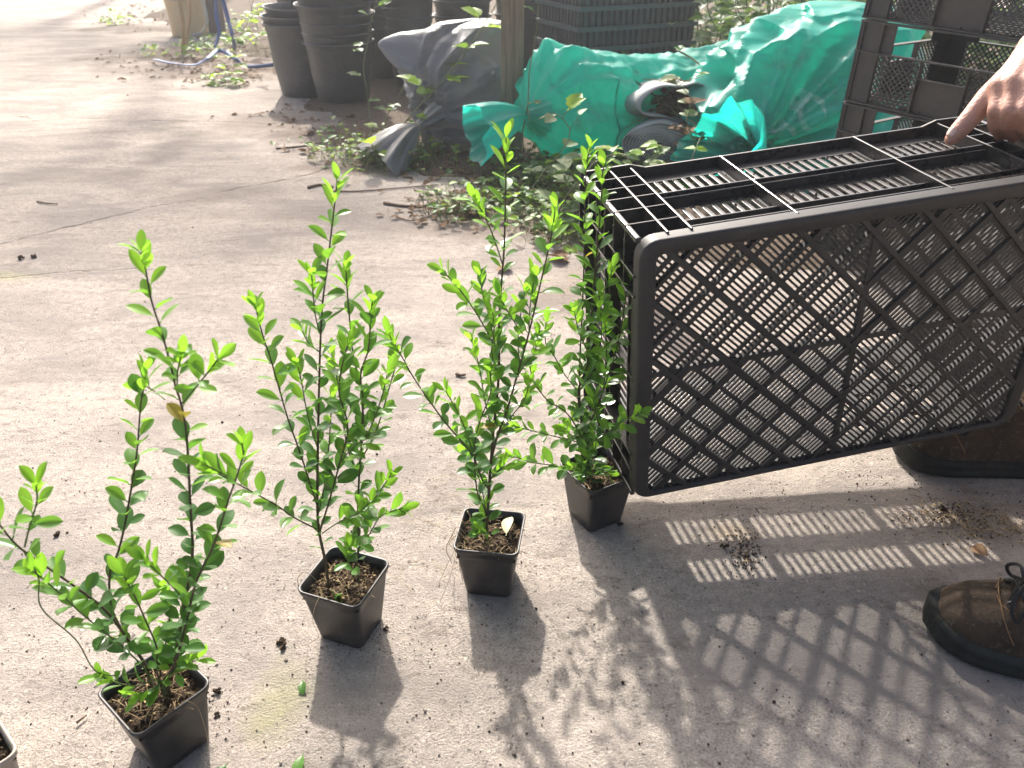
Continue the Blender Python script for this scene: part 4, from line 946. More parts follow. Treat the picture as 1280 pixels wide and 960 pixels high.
def blob(name, b, mat, parent, vox, it, fac=.5):
    o = fix_normals(b.build(name, mat, None))
    m = o.modifiers.new('remesh', 'REMESH'); m.mode = 'VOXEL'; m.voxel_size = vox; m.use_smooth_shade = True
    m = o.modifiers.new('smooth', 'SMOOTH'); m.iterations = it; m.factor = fac
    bake(o)
    for p in o.data.polygons: p.use_smooth = True
    if not o.data.materials: o.data.materials.append(mat)
    o.parent = parent; return o
person = empty('person', (0, 0, 0), 'person in brown work boots and khaki trousers gripping the black crate', 'person')
V = Vector
wrist = dp(1300, 62, 1.105); tipT = dp(1189, 174, 1.075)
hand = MB()
cmc, mcp, ip = dp(1272, 92, 1.10), dp(1236, 122, 1.088), dp(1209, 152, 1.078)
chain(hand, [(wrist, .028), (cmc, .021), (mcp, .0165), (ip, .0128), (ip.lerp(tipT, .62), .0122), (tipT, .0088)])
fing = [([(1248, 108, 1.075), (1244, 138, 1.052), (1243, 156, 1.058), (1250, 170, 1.078)], .0088),
        ([(1266, 104, 1.062), (1261, 138, 1.036), (1260, 157, 1.044), (1267, 172, 1.066)], .0092),
        ([(1285, 104, 1.050), (1280, 138, 1.024), (1279, 158, 1.032), (1285, 172, 1.055)], .0086),
        ([(1302, 106, 1.040), (1298, 134, 1.018), (1297, 152, 1.024), (1302, 165, 1.044)], .0076)]
for pts, r in fing:
    q = [dp(*p) for p in pts]
    chain(hand, [(wrist.lerp(q[0], .12), .023), (wrist.lerp(q[0], .6), .0175), (q[0], r*1.5), (q[0].lerp(q[1], .5), r*1.05), (q[1], r*1.12), (q[2], r*1.0), (q[3], r*.80)])
chain(hand, [(cmc, .019), (dp(1256, 108, 1.078), .016)]); chain(hand, [(mcp, .014), (dp(1252, 112, 1.08), .0135)])
sh_l, el_l = V((.90, .74, 1.27)), V((.99, .99, .97)); fore = wrist.lerp(el_l, .45)
chain(hand, [(wrist, .0285), (wrist.lerp(el_l, .2), .031), (fore, .040), (el_l, .042), (el_l.lerp(sh_l, .5), .048), (sh_l, .058)])
# the rest of the body stands just outside the frame
sh_r, el_r, wr_r = V((.93, 1.06, 1.27)), V((1.08, 1.20, .98)), V((.985, 1.11, .74))
hip_l, hip_r, kn_l, kn_r, an_l, an_r = V((1.03, .78, .86)), V((1.04, .97, .86)), V((.90, .66, .47)), V((.93, 1.08, .47)), V((.815, .605, .10)), V((.872, 1.062, .10))
neckp, head = V((.885, .895, 1.38)), V((.80, .885, 1.53))
chain(hand, [(sh_r, .058), (el_r, .043), (wr_r, .029), (wr_r + V((-.03, -.01, -.05)), .027)])
pr = wr_r + V((-.03, -.01, -.05))
for k in range(4):
    a = pr + V((-.03, -.028+.018*k, -.03)); chain(hand, [(pr, .018), (a, .0115), (a + V((-.02, 0, -.03)), .0098), (a + V((-.015, 0, -.055)), .0080)])
chain(hand, [(pr, .018), (pr + V((-.01, -.045, -.02)), .012), (pr + V((-.03, -.05, -.05)), .0095)])
chain(hand, [(sh_l, .06), (V((.93, .90, 1.30)), .08), (sh_r, .06)]); chain(hand, [(V((.93, .90, 1.30)), .10), (V((.98, .89, 1.10)), .13), (V((1.03, .88, .90)), .14)])
chain(hand, [(V((.92, .90, 1.30)), .06), (neckp, .055), (head + V((.02, 0, -.03)), .075)])
chain(hand, [(head + V((.03, 0, .03)), .092), (head + V((-.035, 0, .01)), .082), (head + V((-.05, 0, -.075)), .052)])
chain(hand, [(head + V((-.10, 0, .0)), .012), (head + V((-.132, 0, -.035)), .016)])                     # nose
for s in (-1, 1): chain(hand, [(head + V((.0, s*.082, .02)), .014), (head + V((.005, s*.088, -.03)), .012)])   # ears
chain(hand, [(head + V((-.098, -.022, -.075)), .010), (head + V((-.098, .022, -.075)), .010)])          # mouth
for hp, kn, an in ((hip_l, kn_l, an_l), (hip_r, kn_r, an_r)): chain(hand, [(hp, .085), (kn, .055), (kn.lerp(an, .3), .055), (an, .04)])
body = blob('body', hand, M['skin'], person, .0027, 4, .5)
for s in (-1, 1):
    e = MB(); capsule(e, head + V((-.108, s*.032, .012)), head + V((-.111, s*.032, .012)), .011, .011); ey = e.build('eye', M['chip'], person)
    e = MB(); capsule(e, head + V((-.118, s*.032, .012)), head + V((-.1185, s*.032, .012)), .0048, .0048); e.build('iris', M['lace'], ey)
hb_ = MB(); chain(hb_, [(head + V((.045, 0, .045)), .095), (head + V((-.03, 0, .062)), .080)]); chain(hb_, [(head + V((.06, 0, .0)), .085), (head + V((.06, 0, -.05)), .066)])
blob('hair', hb_, M['hair'], person, .008, 2)
tb = MB()
for hp, kn, an in ((hip_l, kn_l, an_l), (hip_r, kn_r, an_r)):
    mid = kn.lerp(an, .5); low = an + V((.008, 0, -.008))
    chain(tb, [(hp, .105), (hp.lerp(kn, .5), .092), (kn, .078), (mid, .076), (low, .068)])
chain(tb, [(hip_l + V((0, .03, .06)), .12), (hip_r + V((0, -.03, .06)), .12)])
tr = blob('trousers', tb, M['trouser'], person, .009, 3)
for v in tr.data.vertices:
    p = v.co; f = .010*noise.noise((p.x*9, p.y*9, p.z*22)) + .006*noise.noise((p.x*22, p.y*22, p.z*40)); v.co = p + v.normal*f
sb = MB(); chain(sb, [(V((1.03, .88, .90)), .16), (V((.98, .89, 1.10)), .158), (V((.93, .90, 1.28)), .125), (V((.91, .90, 1.33)), .075)])
for sh, el in ((sh_l, el_l), (sh_r, el_r)): chain(sb, [(V((.93, .90, 1.27)), .11), (sh, .082), (sh.lerp(el, .62), .068)])
blob('shirt', sb, M['shirt'], person, .010, 3)
# thumb nail
nb = MB(); dT = (tipT - ip).normalized(); up_ = V((-.35, -.25, .9)); up_ = (up_ - dT*up_.dot(dT)).normalized(); sdv = dT.cross(up_); rows = []
c_n = ip.lerp(tipT, .80)
for i in range(7):
    t = -1 + 2*i/6; wd = .0062*sqrt(max(.05, 1-abs(t)**4)); rows.append([c_n + dT*t*.0065 + sdv*(-wd + 2*wd*k/6) + up_*(.0118 - .0022*((k-3)/3)**2*1.6 - .0012*t) for k in range(7)])
nb.grid(rows); solid(nb.build('thumb_nail', M['nail'], person), .0012, 0)

def make_boot(toe, heel, lace_side):
    toe, heel = V(toe), V(heel); L = (heel-toe).length; ax_ = (heel-toe)/L; ay = V((0, 0, 1)).cross(ax_)
    m4 = Matrix(((ax_.x, ay.x, 0, toe.x), (ax_.y, ay.y, 0, toe.y), (0, 0, 1, 0), (0, 0, 0, 1)))
    def T(x, y, z): return m4 @ V((x*L/.30, y, z))
    # half width and top height along the boot, toe at 0, heel at .30
    st = [(.000, .006, .030), (.004, .022, .040), (.012, .034, .052), (.026, .043, .064), (.045, .048, .073), (.066, .050, .083), (.090, .049, .098), (.120, .045, .114), (.160, .041, .128), (.190, .038, .135), (.220, .037, .146), (.255, .037, .146), (.282, .033, .142), (.294, .022, .132), (.300, .006, .120)]
    up = MB(); rows = []
    for i, (x, hw, top) in enumerate(st):
        row = []
        for k in range(19):
            a = pi*k/18; e = .62 if x < .12 else .8
            cx_, sx_ = cos(a), sin(a); yy = hw*(abs(cx_)**e)*(1 if cx_ > 0 else -1); zz = .022 + (top-.022)*(sx_**(.75 if x < .11 else .55))
            zz += .0016*noise.noise((x*60, yy*60, zz*60)) - (.004*math.exp(-((x-.070)/.006)**2) + .003*math.exp(-((x-.084)/.005)**2))*(sx_**2)
            row.append(T(x, yy, zz))
        rows.append(row)
    up.grid(rows); bt = up.build('boot', M['leather'], person); s_ = bt.modifiers.new('sub', 'SUBSURF'); s_.levels = 2; s_.render_levels = 2
    so = MB(); secs = []
    outl = [(x, hw+.0055) for x, hw, _ in st]
    ring = [(x - (.006 if i == 0 else 0) + (.006 if i == len(outl)-1 else 0), h) for i, (x, h) in enumerate(outl)]
    loop = [(x, h) for x, h in ring] + [(x, -h) for x, h in reversed(ring)]
    for z, gr in ((.0, -.004), (.004, .0), (.016, .001), (.018, -.001), (.021, .0015), (.030, .0005), (.033, -.004)):
        secs.append([T(x, h*(1+gr/.045), z + .010*max(0, 1-x/.06)**2 * (1 if z < .03 else 1)) for x, h in loop])
    so.grid(secs, True, True); so.add(secs[0], [tuple(range(len(loop)))]); so.add(secs[-1], [tuple(range(len(loop)-1, -1, -1))])
    fix_normals(so.build('sole', M['sole'], bt))
    for q in range(6):                                        # lace rows with eyelets over a dark tongue
        x = .076 + q*.018; tp = .092 + q*.0095; w_ = .020 + .001*q
        lb = MB(); lb.tube(catmull([T(x-.004, -w_, tp-.006), T(x, -w_*.4, tp+.004), T(x+.006, w_*.4, tp+.005), T(x+.012, w_, tp-.002)], .004), .0024, 6)
        lb.tube(catmull([T(x-.004, w_, tp-.006), T(x, w_*.4, tp+.006), T(x+.006, -w_*.4, tp+.007), T(x+.012, -w_, tp-.002)], .004), .0024, 6); lb.build('lace', M['lace'], bt)
        for s in (-1, 1):
            eb = MB(); eb.tube([T(x-.003+.004*cos(a), s*(w_+.002), tp-.005+.004*sin(a)) for a in [2*pi*k/10 for k in range(11)]], .0013, 5); eb.build('eyelet', M['metal'], bt)
    bw = MB()
    for s in (-1, 1): bw.tube(catmull([T(.085, 0, .102), T(.078, s*.02, .115), T(.070, s*.036, .098), T(.080, s*.042, .080), T(.092, s*.012, .102)], .004), .0022, 6)
    bw.build('lace', M['lace'], bt)
    sb_ = MB()
    for s in (-1, 1): sb_.tube(catmull([T(.060, s*.006, .083), T(.066, s*.022, .081), T(.085, s*.034, .082), T(.12, s*.040, .080)], .004), .0008, 4)
    sb_.tube(catmull([T(.085, -.050, .050), T(.074, -.044, .066), T(.066, -.030, .079), T(.062, 0, .0845), T(.066, .030, .079), T(.074, .044, .066), T(.085, .050, .050)], .005), .0009, 4)
    sb_.build('stitching', M['stitch'], bt)
    return bt
b1 = make_boot((.655, 1.092, 0), (.945, 1.055, 0), 1)
b2 = make_boot((.541, .724, 0), (.813, .600, 0), 1)
# ------------------------------------------------------------------ brambles, weeds, litter
def bramble_leaf_mesh(mat, L, W_, seed):
    b = MB(); rnd = random.Random(seed); rows = []; seg = 9
    for i in range(seg+1):
        t = i/seg; wd = sin(pi*t**.75)**.8 if 0 < t < 1 else .03
        jag = 1 + (.16 if i % 2 else -.06); y = L*(.12+.88*t); z = L*(-.22*t*t + .08*t); hw = W_*.5*max(.03, wd)*jag
        rows.append([(-hw, y - (.03*L if i % 2 else 0), z+.30*hw), (-hw*.5, y, z+.10*hw+.02*hw*(-1)**i), (0, y, z), (hw*.5, y, z+.10*hw+.02*hw*(-1)**i), (hw, y - (.03*L if i % 2 else 0), z+.30*hw)])
    b.grid(rows); b.tube([(0, 0, 0), (0, L*.14, 0)], .0012*L/.06, 4, False); return b.mesh('leaf', mat)
BL = {k: [bramble_leaf_mesh(M[k], L, W_, i) for i, (L, W_) in enumerate(((.065, .042), (.055, .030), (.075, .046)))] for k in ('bramble', 'bramble_pale', 'bramble_lit', 'deadleaf')}
def vine(name, label, pts, keys, n, sc, seed, r=.0028, cat='bramble', group='brambles along the earth strip', tri=True, start=.1):
    rnd = random.Random(seed); base = Vector((pts[0][0], pts[0][1], 0)); root = empty(name, base, label, cat, group)
    cv = catmull([Vector(p) - base for p in pts], .03); m = len(cv); b = MB()
    cv = [p + Vector((noise.noise((i*.3, seed, 1)), noise.noise((i*.3, seed, 5)), noise.noise((i*.3, seed, 9))))*.010 for i, p in enumerate(cv)]
    b.tube(cv, [r*(1-.65*i/m) for i in range(m)], 6); st = b.build('stem', M['cane'], root)
    for k in range(n):
        f = start + (1-start)*(k+rnd.random()*.6)/n; i = min(m-2, int(f*(m-1))); p = cv[i]; tg = (cv[i+1]-cv[i]).normalized()
        a = rnd.uniform(0, 6.3); d0 = (tg*.4 + Vector((cos(a), sin(a), rnd.uniform(-.1, .7)))).normalized(); L0 = sc*rnd.uniform(.02, .05)
        q = p + d0*L0; pb = MB(); pb.tube([p, (p+q)/2 + Vector((0, 0, .004)), q], .0010, 4, False); pb.build('leaf_stalk', M['cane'], root)
        key = rnd.choice(keys)
        for t in ((0, -1.0, 1.0) if tri and rnd.random() < .75 else (0,)):
            dd = Quaternion((0, 0, 1), t + rnd.uniform(-.2, .2)) @ d0; dd.z -= .25
            lf = bpy.data.objects.new('leaf', rnd.choice(BL[key])); link(lf, root)
            nr = Vector((rnd.uniform(-.45, .45), rnd.uniform(-.6, .25), 1)); place(lf, q, dd, nr, sc*rnd.uniform(.7, 1.15)*(1 if t == 0 else .85))
    return root
vine('bramble', 'thin bramble shoot with bright sunlit leaves climbing over the grey sack', [at(455, 200, .03), dp(500, 160, 2.95), dp(545, 110, 2.97), dp(578, 70, 3.0), dp(605, 30, 3.03), dp(622, 0, 3.05), dp(630, -40, 3.05)], ('bramble_lit', 'bramble_lit', 'bramble_lit', 'bramble'), 12, 1.25, 21)
vine('bramble', 'thin bramble stem hanging between black pots and the grey sack', [at(468, 170), dp(460, 130, 3.4), dp(456, 80, 3.45), dp(462, 35, 3.5), dp(470, 0, 3.5), dp(490, -40, 3.5)], ('bramble', 'bramble_lit'), 8, .8, 22)
vine('bramble', 'short leaning bramble stem left of the grey sack neck', [at(478, 190), dp(482, 150, 3.2), dp(500, 115, 3.25), dp(512, 90, 3.3)], ('bramble', 'bramble_pale'), 7, .8, 23)
vine('bramble', 'bare bramble cane hanging across the wooden post', [dp(655, 190, 2.75), dp(657, 140, 2.75), dp(664, 80, 2.75), dp(672, 20, 2.75), dp(676, -50, 2.75)], ('bramble',), 2, .5, 24, .0025)
vine('bramble', 'broad leaved bramble spray in front of the knotted teal sack', [at(640, 262), dp(665, 235, 2.45), dp(700, 190, 2.5), dp(712, 160, 2.5), dp(690, 140, 2.5), dp(675, 150, 2.5)], ('bramble_pale', 'bramble_lit', 'bramble'), 9, 1.05, 25)
vine('bramble', 'dusty bramble spray behind the two tallest shrubs', [at(690, 290), dp(705, 250, 2.2), dp(730, 215, 2.25), dp(765, 195, 2.3), dp(800, 200, 2.35)], ('bramble_pale', 'bramble', 'bramble'), 13, 1.0, 26)
vine('bramble', 'low bramble creeping right below the fabric roll', [at(720, 270), at(760, 235, .06), at(800, 222, .08), at(845, 215, .07), at(880, 222, .05)], ('bramble', 'bramble_lit', 'bramble_pale'), 14, .95, 27)
vine('bramble', 'withered bramble cane arching from the long teal sack to the big one', [dp(665, 128, 3.05), dp(700, 88, 3.05), dp(730, 72, 3.05), dp(780, 92, 3.0), dp(830, 128, 2.9), dp(862, 152, 2.75), dp(890, 178, 2.6)], ('deadleaf',), 8, .75, 28, .004, start=.05)
vine('bramble', 'withered bramble with curled brown leaves right of the folded fabric', [at(880, 215), dp(868, 180, 2.62), dp(858, 150, 2.64), dp(866, 125, 2.66), dp(850, 105, 2.7), dp(880, 95, 2.75)], ('deadleaf', 'deadleaf', 'bramble_pale'), 20, .75, 46)
vine('bramble', 'pale dusty bramble in front of the fabric roll', [at(770, 250), dp(790, 222, 2.4), dp(815, 200, 2.45), dp(838, 190, 2.45), dp(850, 205, 2.45)], ('bramble_pale', 'bramble', 'bramble_lit'), 11, .9, 47)
vine('bramble', 'dark cane lying over the long teal sack towards its right end', [dp(845, 62, 3.3), dp(880, 85, 3.2), dp(900, 110, 3.1), dp(925, 120, 3.0)], ('deadleaf', 'bramble'), 4, .7, 29, .004)
for k, (px, lab) in enumerate(((890, 'leafy bramble just right of the seed trays'), (925, 'leafy bramble with thin pale stem behind the big teal sack'), (965, 'bramble spray over the top left shoulder of the big teal sack'), (1010, 'bramble spray behind the middle of the big teal sack'), (1050, 'bramble spray next to the mesh crates at the top edge'))):
    vine('bramble', lab, [at(px, 120), dp(px-12, 80, 3.75), dp(px+8, 45, 3.8), dp(px-6, 10, 3.85), dp(px+10, -40, 3.9), dp(px+40, -90, 3.9)], ('bramble', 'bramble', 'bramble_pale', 'bramble_lit'), 30, 1.15, 30+k, .004, start=.22)
vine('bramble', 'green bramble peeking up beside the neck of the big teal sack', [at(858, 235), dp(862, 215, 2.4), dp(868, 190, 2.42), dp(874, 172, 2.45)], ('bramble_lit', 'bramble_pale'), 6, .8, 41)
vine('bramble', 'green shoot with yellow leaves by the blue straps', [at(300, 98), at(282, 102, .03), dp(292, 80, 4.75), dp(296, 55, 4.8), dp(312, 20, 4.8), dp(318, -20, 4.8)], ('bramble_lit', 'bramble'), 12, 1.0, 42)
vine('bramble', 'green weed growing between the bucket and the straps', [at(225, 72), dp(240, 60, 5.4), dp(258, 50, 5.3), dp(270, 42, 5.3)], ('bramble_lit', 'bramble'), 9, 1.1, 43)
vine('bramble', 'bright leafy weed left of the far black pots', [at(318, 60), dp(322, 40, 5.6), dp(318, 20, 5.6), dp(312, 0, 5.6), dp(318, -30, 5.6)], ('bramble_lit',), 12, 1.3, 44)
vine('bramble', 'small green weed alone on the far concrete', [at(145, 30), at(138, 26, .04), at(130, 28, .03)], ('bramble_lit',), 6, 1.0, 45)

def scatter_weeds(name, label, polys, keys, seed, hmax=.07, size=(.25, .6)):
    rnd = random.Random(seed); b = MB(); mats = [M[k] for k in keys]
    for (px, py, sx, sy, n) in polys:
        for k in range(n):
            c0 = at(px + rnd.gauss(0, sx), py + rnd.gauss(0, sy)); z0 = max(0, earth_z(c0.x, c0.y))
            h_ = rnd.uniform(.006, hmax); a = rnd.uniform(0, 6.3); mi = rnd.randrange(len(mats))
            p = Vector((c0.x, c0.y, z0 - .004)); q = p + Vector((cos(a)*.5, sin(a)*.5, 1))*h_
            b.tube([p, q], .0008, 3, False, mi)
            me = BL[keys[mi]][rnd.randrange(3)]; s = rnd.uniform(*size)
            for _ in range(rnd.choice((1, 2, 3))):
                a2 = rnd.uniform(0, 6.3); d = Vector((cos(a2), sin(a2), rnd.uniform(-.2, .5))).normalized(); nr = Vector((rnd.uniform(-.6, .6), rnd.uniform(-.6, .6), 1)); nr = (nr - d*nr.dot(d)).normalized(); x = d.cross(nr)
                b.add([q + (x*v.co.x + d*v.co.y + nr*v.co.z)*s for v in me.vertices], [tuple(f.vertices) for f in me.polygons], True, mi)
    return tag(b.build(name, mats), label, kind='stuff')
scatter_weeds('ground_weeds', 'low green weeds matted along the edge of the earth', [(465, 200, 36, 8, 120), (530, 205, 25, 6, 40), (440, 180, 25, 6, 25), (600, 262, 35, 9, 80), (700, 265, 35, 20, 220), (760, 220, 45, 17, 300), (850, 200, 20, 12, 120), (640, 225, 30, 15, 70), (690, 300, 20, 8, 30), (560, 190, 30, 10, 60), (810, 195, 40, 12, 160), (940, 110, 60, 12, 200)], ('bramble', 'bramble_pale', 'bramble', 'bramble_lit'), 61)
scatter_weeds('ground_weeds', 'sparse weeds around the bucket and straps', [(265, 62, 30, 8, 60), (300, 40, 12, 10, 40), (270, 104, 8, 3, 14), (185, 70, 6, 2, 8), (140, 28, 8, 3, 14)], ('bramble_lit', 'bramble'), 62, .05, (.4, .9))
scatter_weeds('leaf_litter', 'brown dead leaf litter over the earth', [(620, 235, 60, 22, 160), (560, 262, 40, 12, 60), (720, 275, 40, 25, 110), (850, 130, 25, 25, 200), (800, 190, 40, 14, 160), (800, 215, 60, 18, 120), (430, 190, 40, 10, 60), (230, 80, 50, 14, 160), (170, 20, 30, 8, 120), (300, 90, 40, 10, 90), (380, 150, 40, 10, 60), (560, 205, 40, 14, 70), (1000, 260, 120, 20, 120)], ('deadleaf',), 63, .012, (.15, .5))
rnd = random.Random(66); b = MB()
for (px, py, sx, sy, n) in ((500, 205, 40, 8, 130), (590, 262, 25, 7, 90), (700, 275, 40, 18, 160), (780, 235, 50, 14, 160), (450, 195, 30, 8, 80), (660, 235, 40, 20, 110), (560, 268, 15, 3, 50)):
    for k in range(n):
        p = at(px + rnd.gauss(0, sx), py + rnd.gauss(0, sy)); p.z = max(0, earth_z(p.x, p.y)) - .003; a = rnd.uniform(0, 6.3); L = rnd.uniform(.03, .11); q = Vector((cos(a), sin(a), 0))
        b.tube([p, p + q*L*.25 + Vector((0, 0, L*.55)), p + q*L*.75 + Vector((0, 0, L*.6))], [.0012, .0009, .0003], 3, False, 0 if rnd.random() < .55 else 1)
tag(b.build('grass_tufts', [M['greenstem'], M['straw']]), 'thin green and dry grass blades along the edge of the earth', kind='stuff')
# heap of earth and dead leaves between the two teal sacks
def heap_z(x, y):
    d = math.hypot((x-.64)/.27, (y-3.02)/.22); return .25*max(0, 1-d*d)**.8 + .03*noise.noise((x*8, y*8, 3))*max(0, 1-d) + .012*noise.noise((x*25, y*25, 6))
b = MB(); b.grid([[(.34 + .6*i/44, 2.77 + .5*j/36, heap_z(.34 + .6*i/44, 2.77 + .5*j/36) - .004) for i in range(45)] for j in range(37)])
tag(b.build('soil_heap', M['earth']), 'heap of brown earth between the two teal sacks', kind='structure')
rnd = random.Random(77); b = MB(); hk = ('deadleaf', 'deadleaf', 'deadleaf', 'bramble_pale', 'bramble')
for k in range(420):
    x, y = .64 + rnd.gauss(0, .13), 2.93 + rnd.gauss(0, .09); z = max(0, heap_z(x, y)) + rnd.uniform(.0, .02); mi = rnd.randrange(5); me = BL[hk[mi]][rnd.randrange(3)]; s = rnd.uniform(.3, .8)
    a2 = rnd.uniform(0, 6.3); d = Vector((cos(a2), sin(a2), rnd.uniform(-.4, .5))).normalized(); nr = Vector((rnd.uniform(-.8, .8), rnd.uniform(-1, .4), 1)); nr = (nr - d*nr.dot(d)).normalized(); xx = d.cross(nr)
    b.add([Vector((x, y, z)) + (xx*v.co.x + d*v.co.y + nr*v.co.z)*s for v in me.vertices], [tuple(f.vertices) for f in me.polygons], True, mi)
for k in range(60):
    x, y = .64 + rnd.gauss(0, .14), 2.92 + rnd.gauss(0, .08); p = Vector((x, y, max(0, heap_z(x, y)))); a = rnd.uniform(0, 6.3); L = rnd.uniform(.06, .22)
    b.tube([p, p + Vector((cos(a)*L*.5, sin(a)*L*.5, .04)), p + Vector((cos(a)*L, sin(a)*L*.6, rnd.uniform(-.01, .05)))], .0016, 4, False, 5)
tag(b.build('leaf_litter', [M[k] for k in hk] + [M['cane']]), 'dead leaves and stalks heaped between the two teal sacks', kind='stuff')
# thicket behind the sacks and trays
rnd = random.Random(70); b = MB(); mats = [M['bramble'], M['bramble_pale'], M['cane']]
for k in range(4200):
    x = rnd.uniform(.35, 3.4); y = rnd.gauss(4.75, .32); z = abs(rnd.gauss(0, .42)); s = rnd.uniform(.8, 1.5); mi = 0 if rnd.random() < .8 else 1
    me = BL['bramble'][rnd.randrange(3)]; a2 = rnd.uniform(0, 6.3); d = Vector((cos(a2), sin(a2), rnd.uniform(-.5, .3))).normalized(); nr = Vector((rnd.uniform(-.6, .6), rnd.uniform(-.8, .4), 1)); nr = (nr - d*nr.dot(d)).normalized(); xx = d.cross(nr)
    b.add([Vector((x, y, z+.03)) + (xx*v.co.x + d*v.co.y + nr*v.co.z)*s for v in me.vertices], [tuple(f.vertices) for f in me.polygons], True, mi)
for k in range(70):
    x = rnd.uniform(.35, 3.4); y = rnd.gauss(4.75, .25); p = Vector((x, y, 0)); b.tube([p, p+Vector((rnd.uniform(-.15, .15), rnd.uniform(-.2, .1), .4)), p+Vector((rnd.uniform(-.4, .4), rnd.uniform(-.4, .2), rnd.uniform(.5, 1.0)))], .004, 5, True, 2)
tag(b.build('bramble_thicket', mats), 'dense bramble thicket behind the trays and sacks', kind='stuff')

# fallen leaves, twigs, clods one can pick out
rnd = random.Random(81)
for i, (px, py, key, s, lab) in enumerate(((380, 944, 'leaf_mid', 1.0, 'fresh green leaf on the concrete below the moss patch'), (286, 956, 'leaf_old', 1.1, 'fresh green leaf on the concrete right of the nearest pot'), (379, 852, 'leaf_mid', .8, 'curled pale green leaf on the moss patch'))):
    o = link(bpy.data.objects.new('fallen_leaf', LEAVES[key][i])); p = at(px, py); o.location = (p.x, p.y, .0035); o.rotation_euler = (radians(8), radians(15), rnd.uniform(0, 6)); o.scale = (s, s, s); tag(o, lab, 'leaf')
for i, (px, py, s, lab) in enumerate(((640, 335, .8, 'brown curled dead leaf on the concrete behind the tallest shrub'), (690, 322, .9, 'brown dead leaf left of the dark shrub top'), (712, 330, 1.0, 'crumpled brown dead leaf beside the dark shrub stem'), (598, 268, .8, 'brown dead leaf at the earth edge left of the tallest shrub tip'), (575, 262, .7, 'small brown dead leaf at the earth edge'), (268, 468, .0, ''), (1212, 684, .42, 'tiny orange brown leaf on the striped shadow by the near boot'))):
    if not lab: continue
    o = link(bpy.data.objects.new('fallen_leaf', BL['deadleaf'][i % 3])); p = at(px, py); o.location = (p.x, p.y, .004 + max(0, earth_z(p.x, p.y))); o.rotation_euler = (radians(10), radians(20), rnd.uniform(0, 6)); o.scale = (s, s, s); tag(o, lab, 'dead leaf')
def twig(pts, r, lab, mat='log'):
    P = [at(x, y, .006) for x, y in pts]; P = [Vector((p.x, p.y, .004 + max(0, earth_z(p.x, p.y)))) for p in P]
    b = MB(); cv = catmull(P, .02); b.tube(cv, [r*(1-.5*i/len(cv)) for i in range(len(cv))], 6); tag(b.build('twig', M[mat]), lab, 'twig', 'twigs on the ground')
twig([(385, 234), (400, 230), (416, 233)], .006, 'short dark twig beside the tip of the second shrub')
twig([(415, 238), (450, 238), (500, 234), (548, 230)], .003, 'long thin twig reaching towards the earth edge')
twig([(480, 253), (510, 257), (560, 255)], .006, 'brown twig lying along the edge of the earth')
twig([(495, 270), (515, 275), (540, 268), (556, 262)], .0025, 'bent thin twig in front of the brown twig')
twig([(345, 185), (390, 180), (430, 172)], .004, 'thin twig in front of the leftmost black pots')
twig([(46, 251), (58, 253), (72, 254)], .003, 'small twig alone on the concrete far left')
twig([(570, 466), (576, 468), (582, 467)], .0035, 'tiny dark twig piece between the middle shrubs')
twig([(95, 902), (100, 898), (108, 892)], .0016, 'tiny wood splinter left of the nearest pot')
def clod(px, py, s, lab):
    p = at(px, py); b = MB(); rnd = random.Random(int(px)); 
    for k in range(9): chunk(b, (rnd.gauss(0, s*.4), rnd.gauss(0, s*.4), s*.45 + rnd.uniform(-.2, .3)*s), s*rnd.uniform(.35, .65), rnd)
    o = b.build('soil_clod', M['soil']); o.location = (p.x, p.y, 0); tag(o, lab, 'soil clod', 'soil clods on the concrete')
for a in ((351, 805, .008, 'dark soil clod left of the bushy second shrub'), (271, 867, .006, 'dark soil clod right beside the nearest pot rim'), (272, 893, .004, 'small soil clod against the right side of the nearest pot'), (71, 670, .006, 'grey soil clod left of the nearest shrub'), (27, 324, .010, 'dark clod on the far left concrete'), (42, 322, .008, 'smaller dark clod next to the far left one'), (483, 787, .004, 'crumb of soil at the right foot of the second pot'), (775, 657, .005, 'crumb of soil at the foot of the fourth pot'), (905, 684, .006, 'soil clod on the shadow below the crate'), (1180, 640, .009, 'soil clod in front of the far boot')): clod(*a)
# grit, crumbs and straw too small to count
rnd = random.Random(90); b = MB(); mats = [M['pebble'], M['soil'], M['straw'], M['earth']]
for k in range(2600):
    px, py = rnd.uniform(-60, 1340), 200 + 800*rnd.random()**.8; p = at(px, py); s = rnd.choice((.0006, .0008, .001, .0014, .002)) * (1 if rnd.random() < .95 else 1.8)
    chunk(b, (p.x, p.y, s*.3), s*.85, rnd, rnd.choice((0, 0, 0, 0, 3, 3, 1)))
for (px, py, sx, sy, n, sm) in ((930, 690, 12, 15, 260, .0018), (1190, 645, 30, 10, 420, .0016), (960, 640, 90, 15, 70, .0016), (1120, 600, 50, 15, 60, .0018), (1240, 655, 40, 18, 160, .0018), (260, 880, 14, 25, 60, .0016), (470, 800, 30, 16, 40, .0012), (600, 760, 40, 20, 50, .0012)):
    for k in range(n):
        p = at(px + rnd.gauss(0, sx), py + rnd.gauss(0, sy)); s = sm*rnd.uniform(.25, 1.2); chunk(b, (p.x, p.y, s*.5), s, rnd, rnd.choice((1, 3, 3, 3)))
for (px, py, sx, sy, n) in ((1195, 645, 40, 14, 130), (1240, 660, 30, 12, 90), (930, 690, 12, 12, 14)):
    for k in range(n):
        p = at(px + rnd.gauss(0, sx), py + rnd.gauss(0, sy)); a = rnd.uniform(0, 6.3); l = rnd.uniform(.005, .022); q = p + Vector((cos(a)*l, sin(a)*l, rnd.uniform(.0, .004))); p.z = .002
        b.tube([p, (p+q)/2 + Vector((0, 0, .002)), q], rnd.uniform(.0003, .0008), 3, False, 2)
tag(b.build('loose_grit', mats), 'loose grit, soil crumbs and straw scattered over the concrete', kind='stuff')
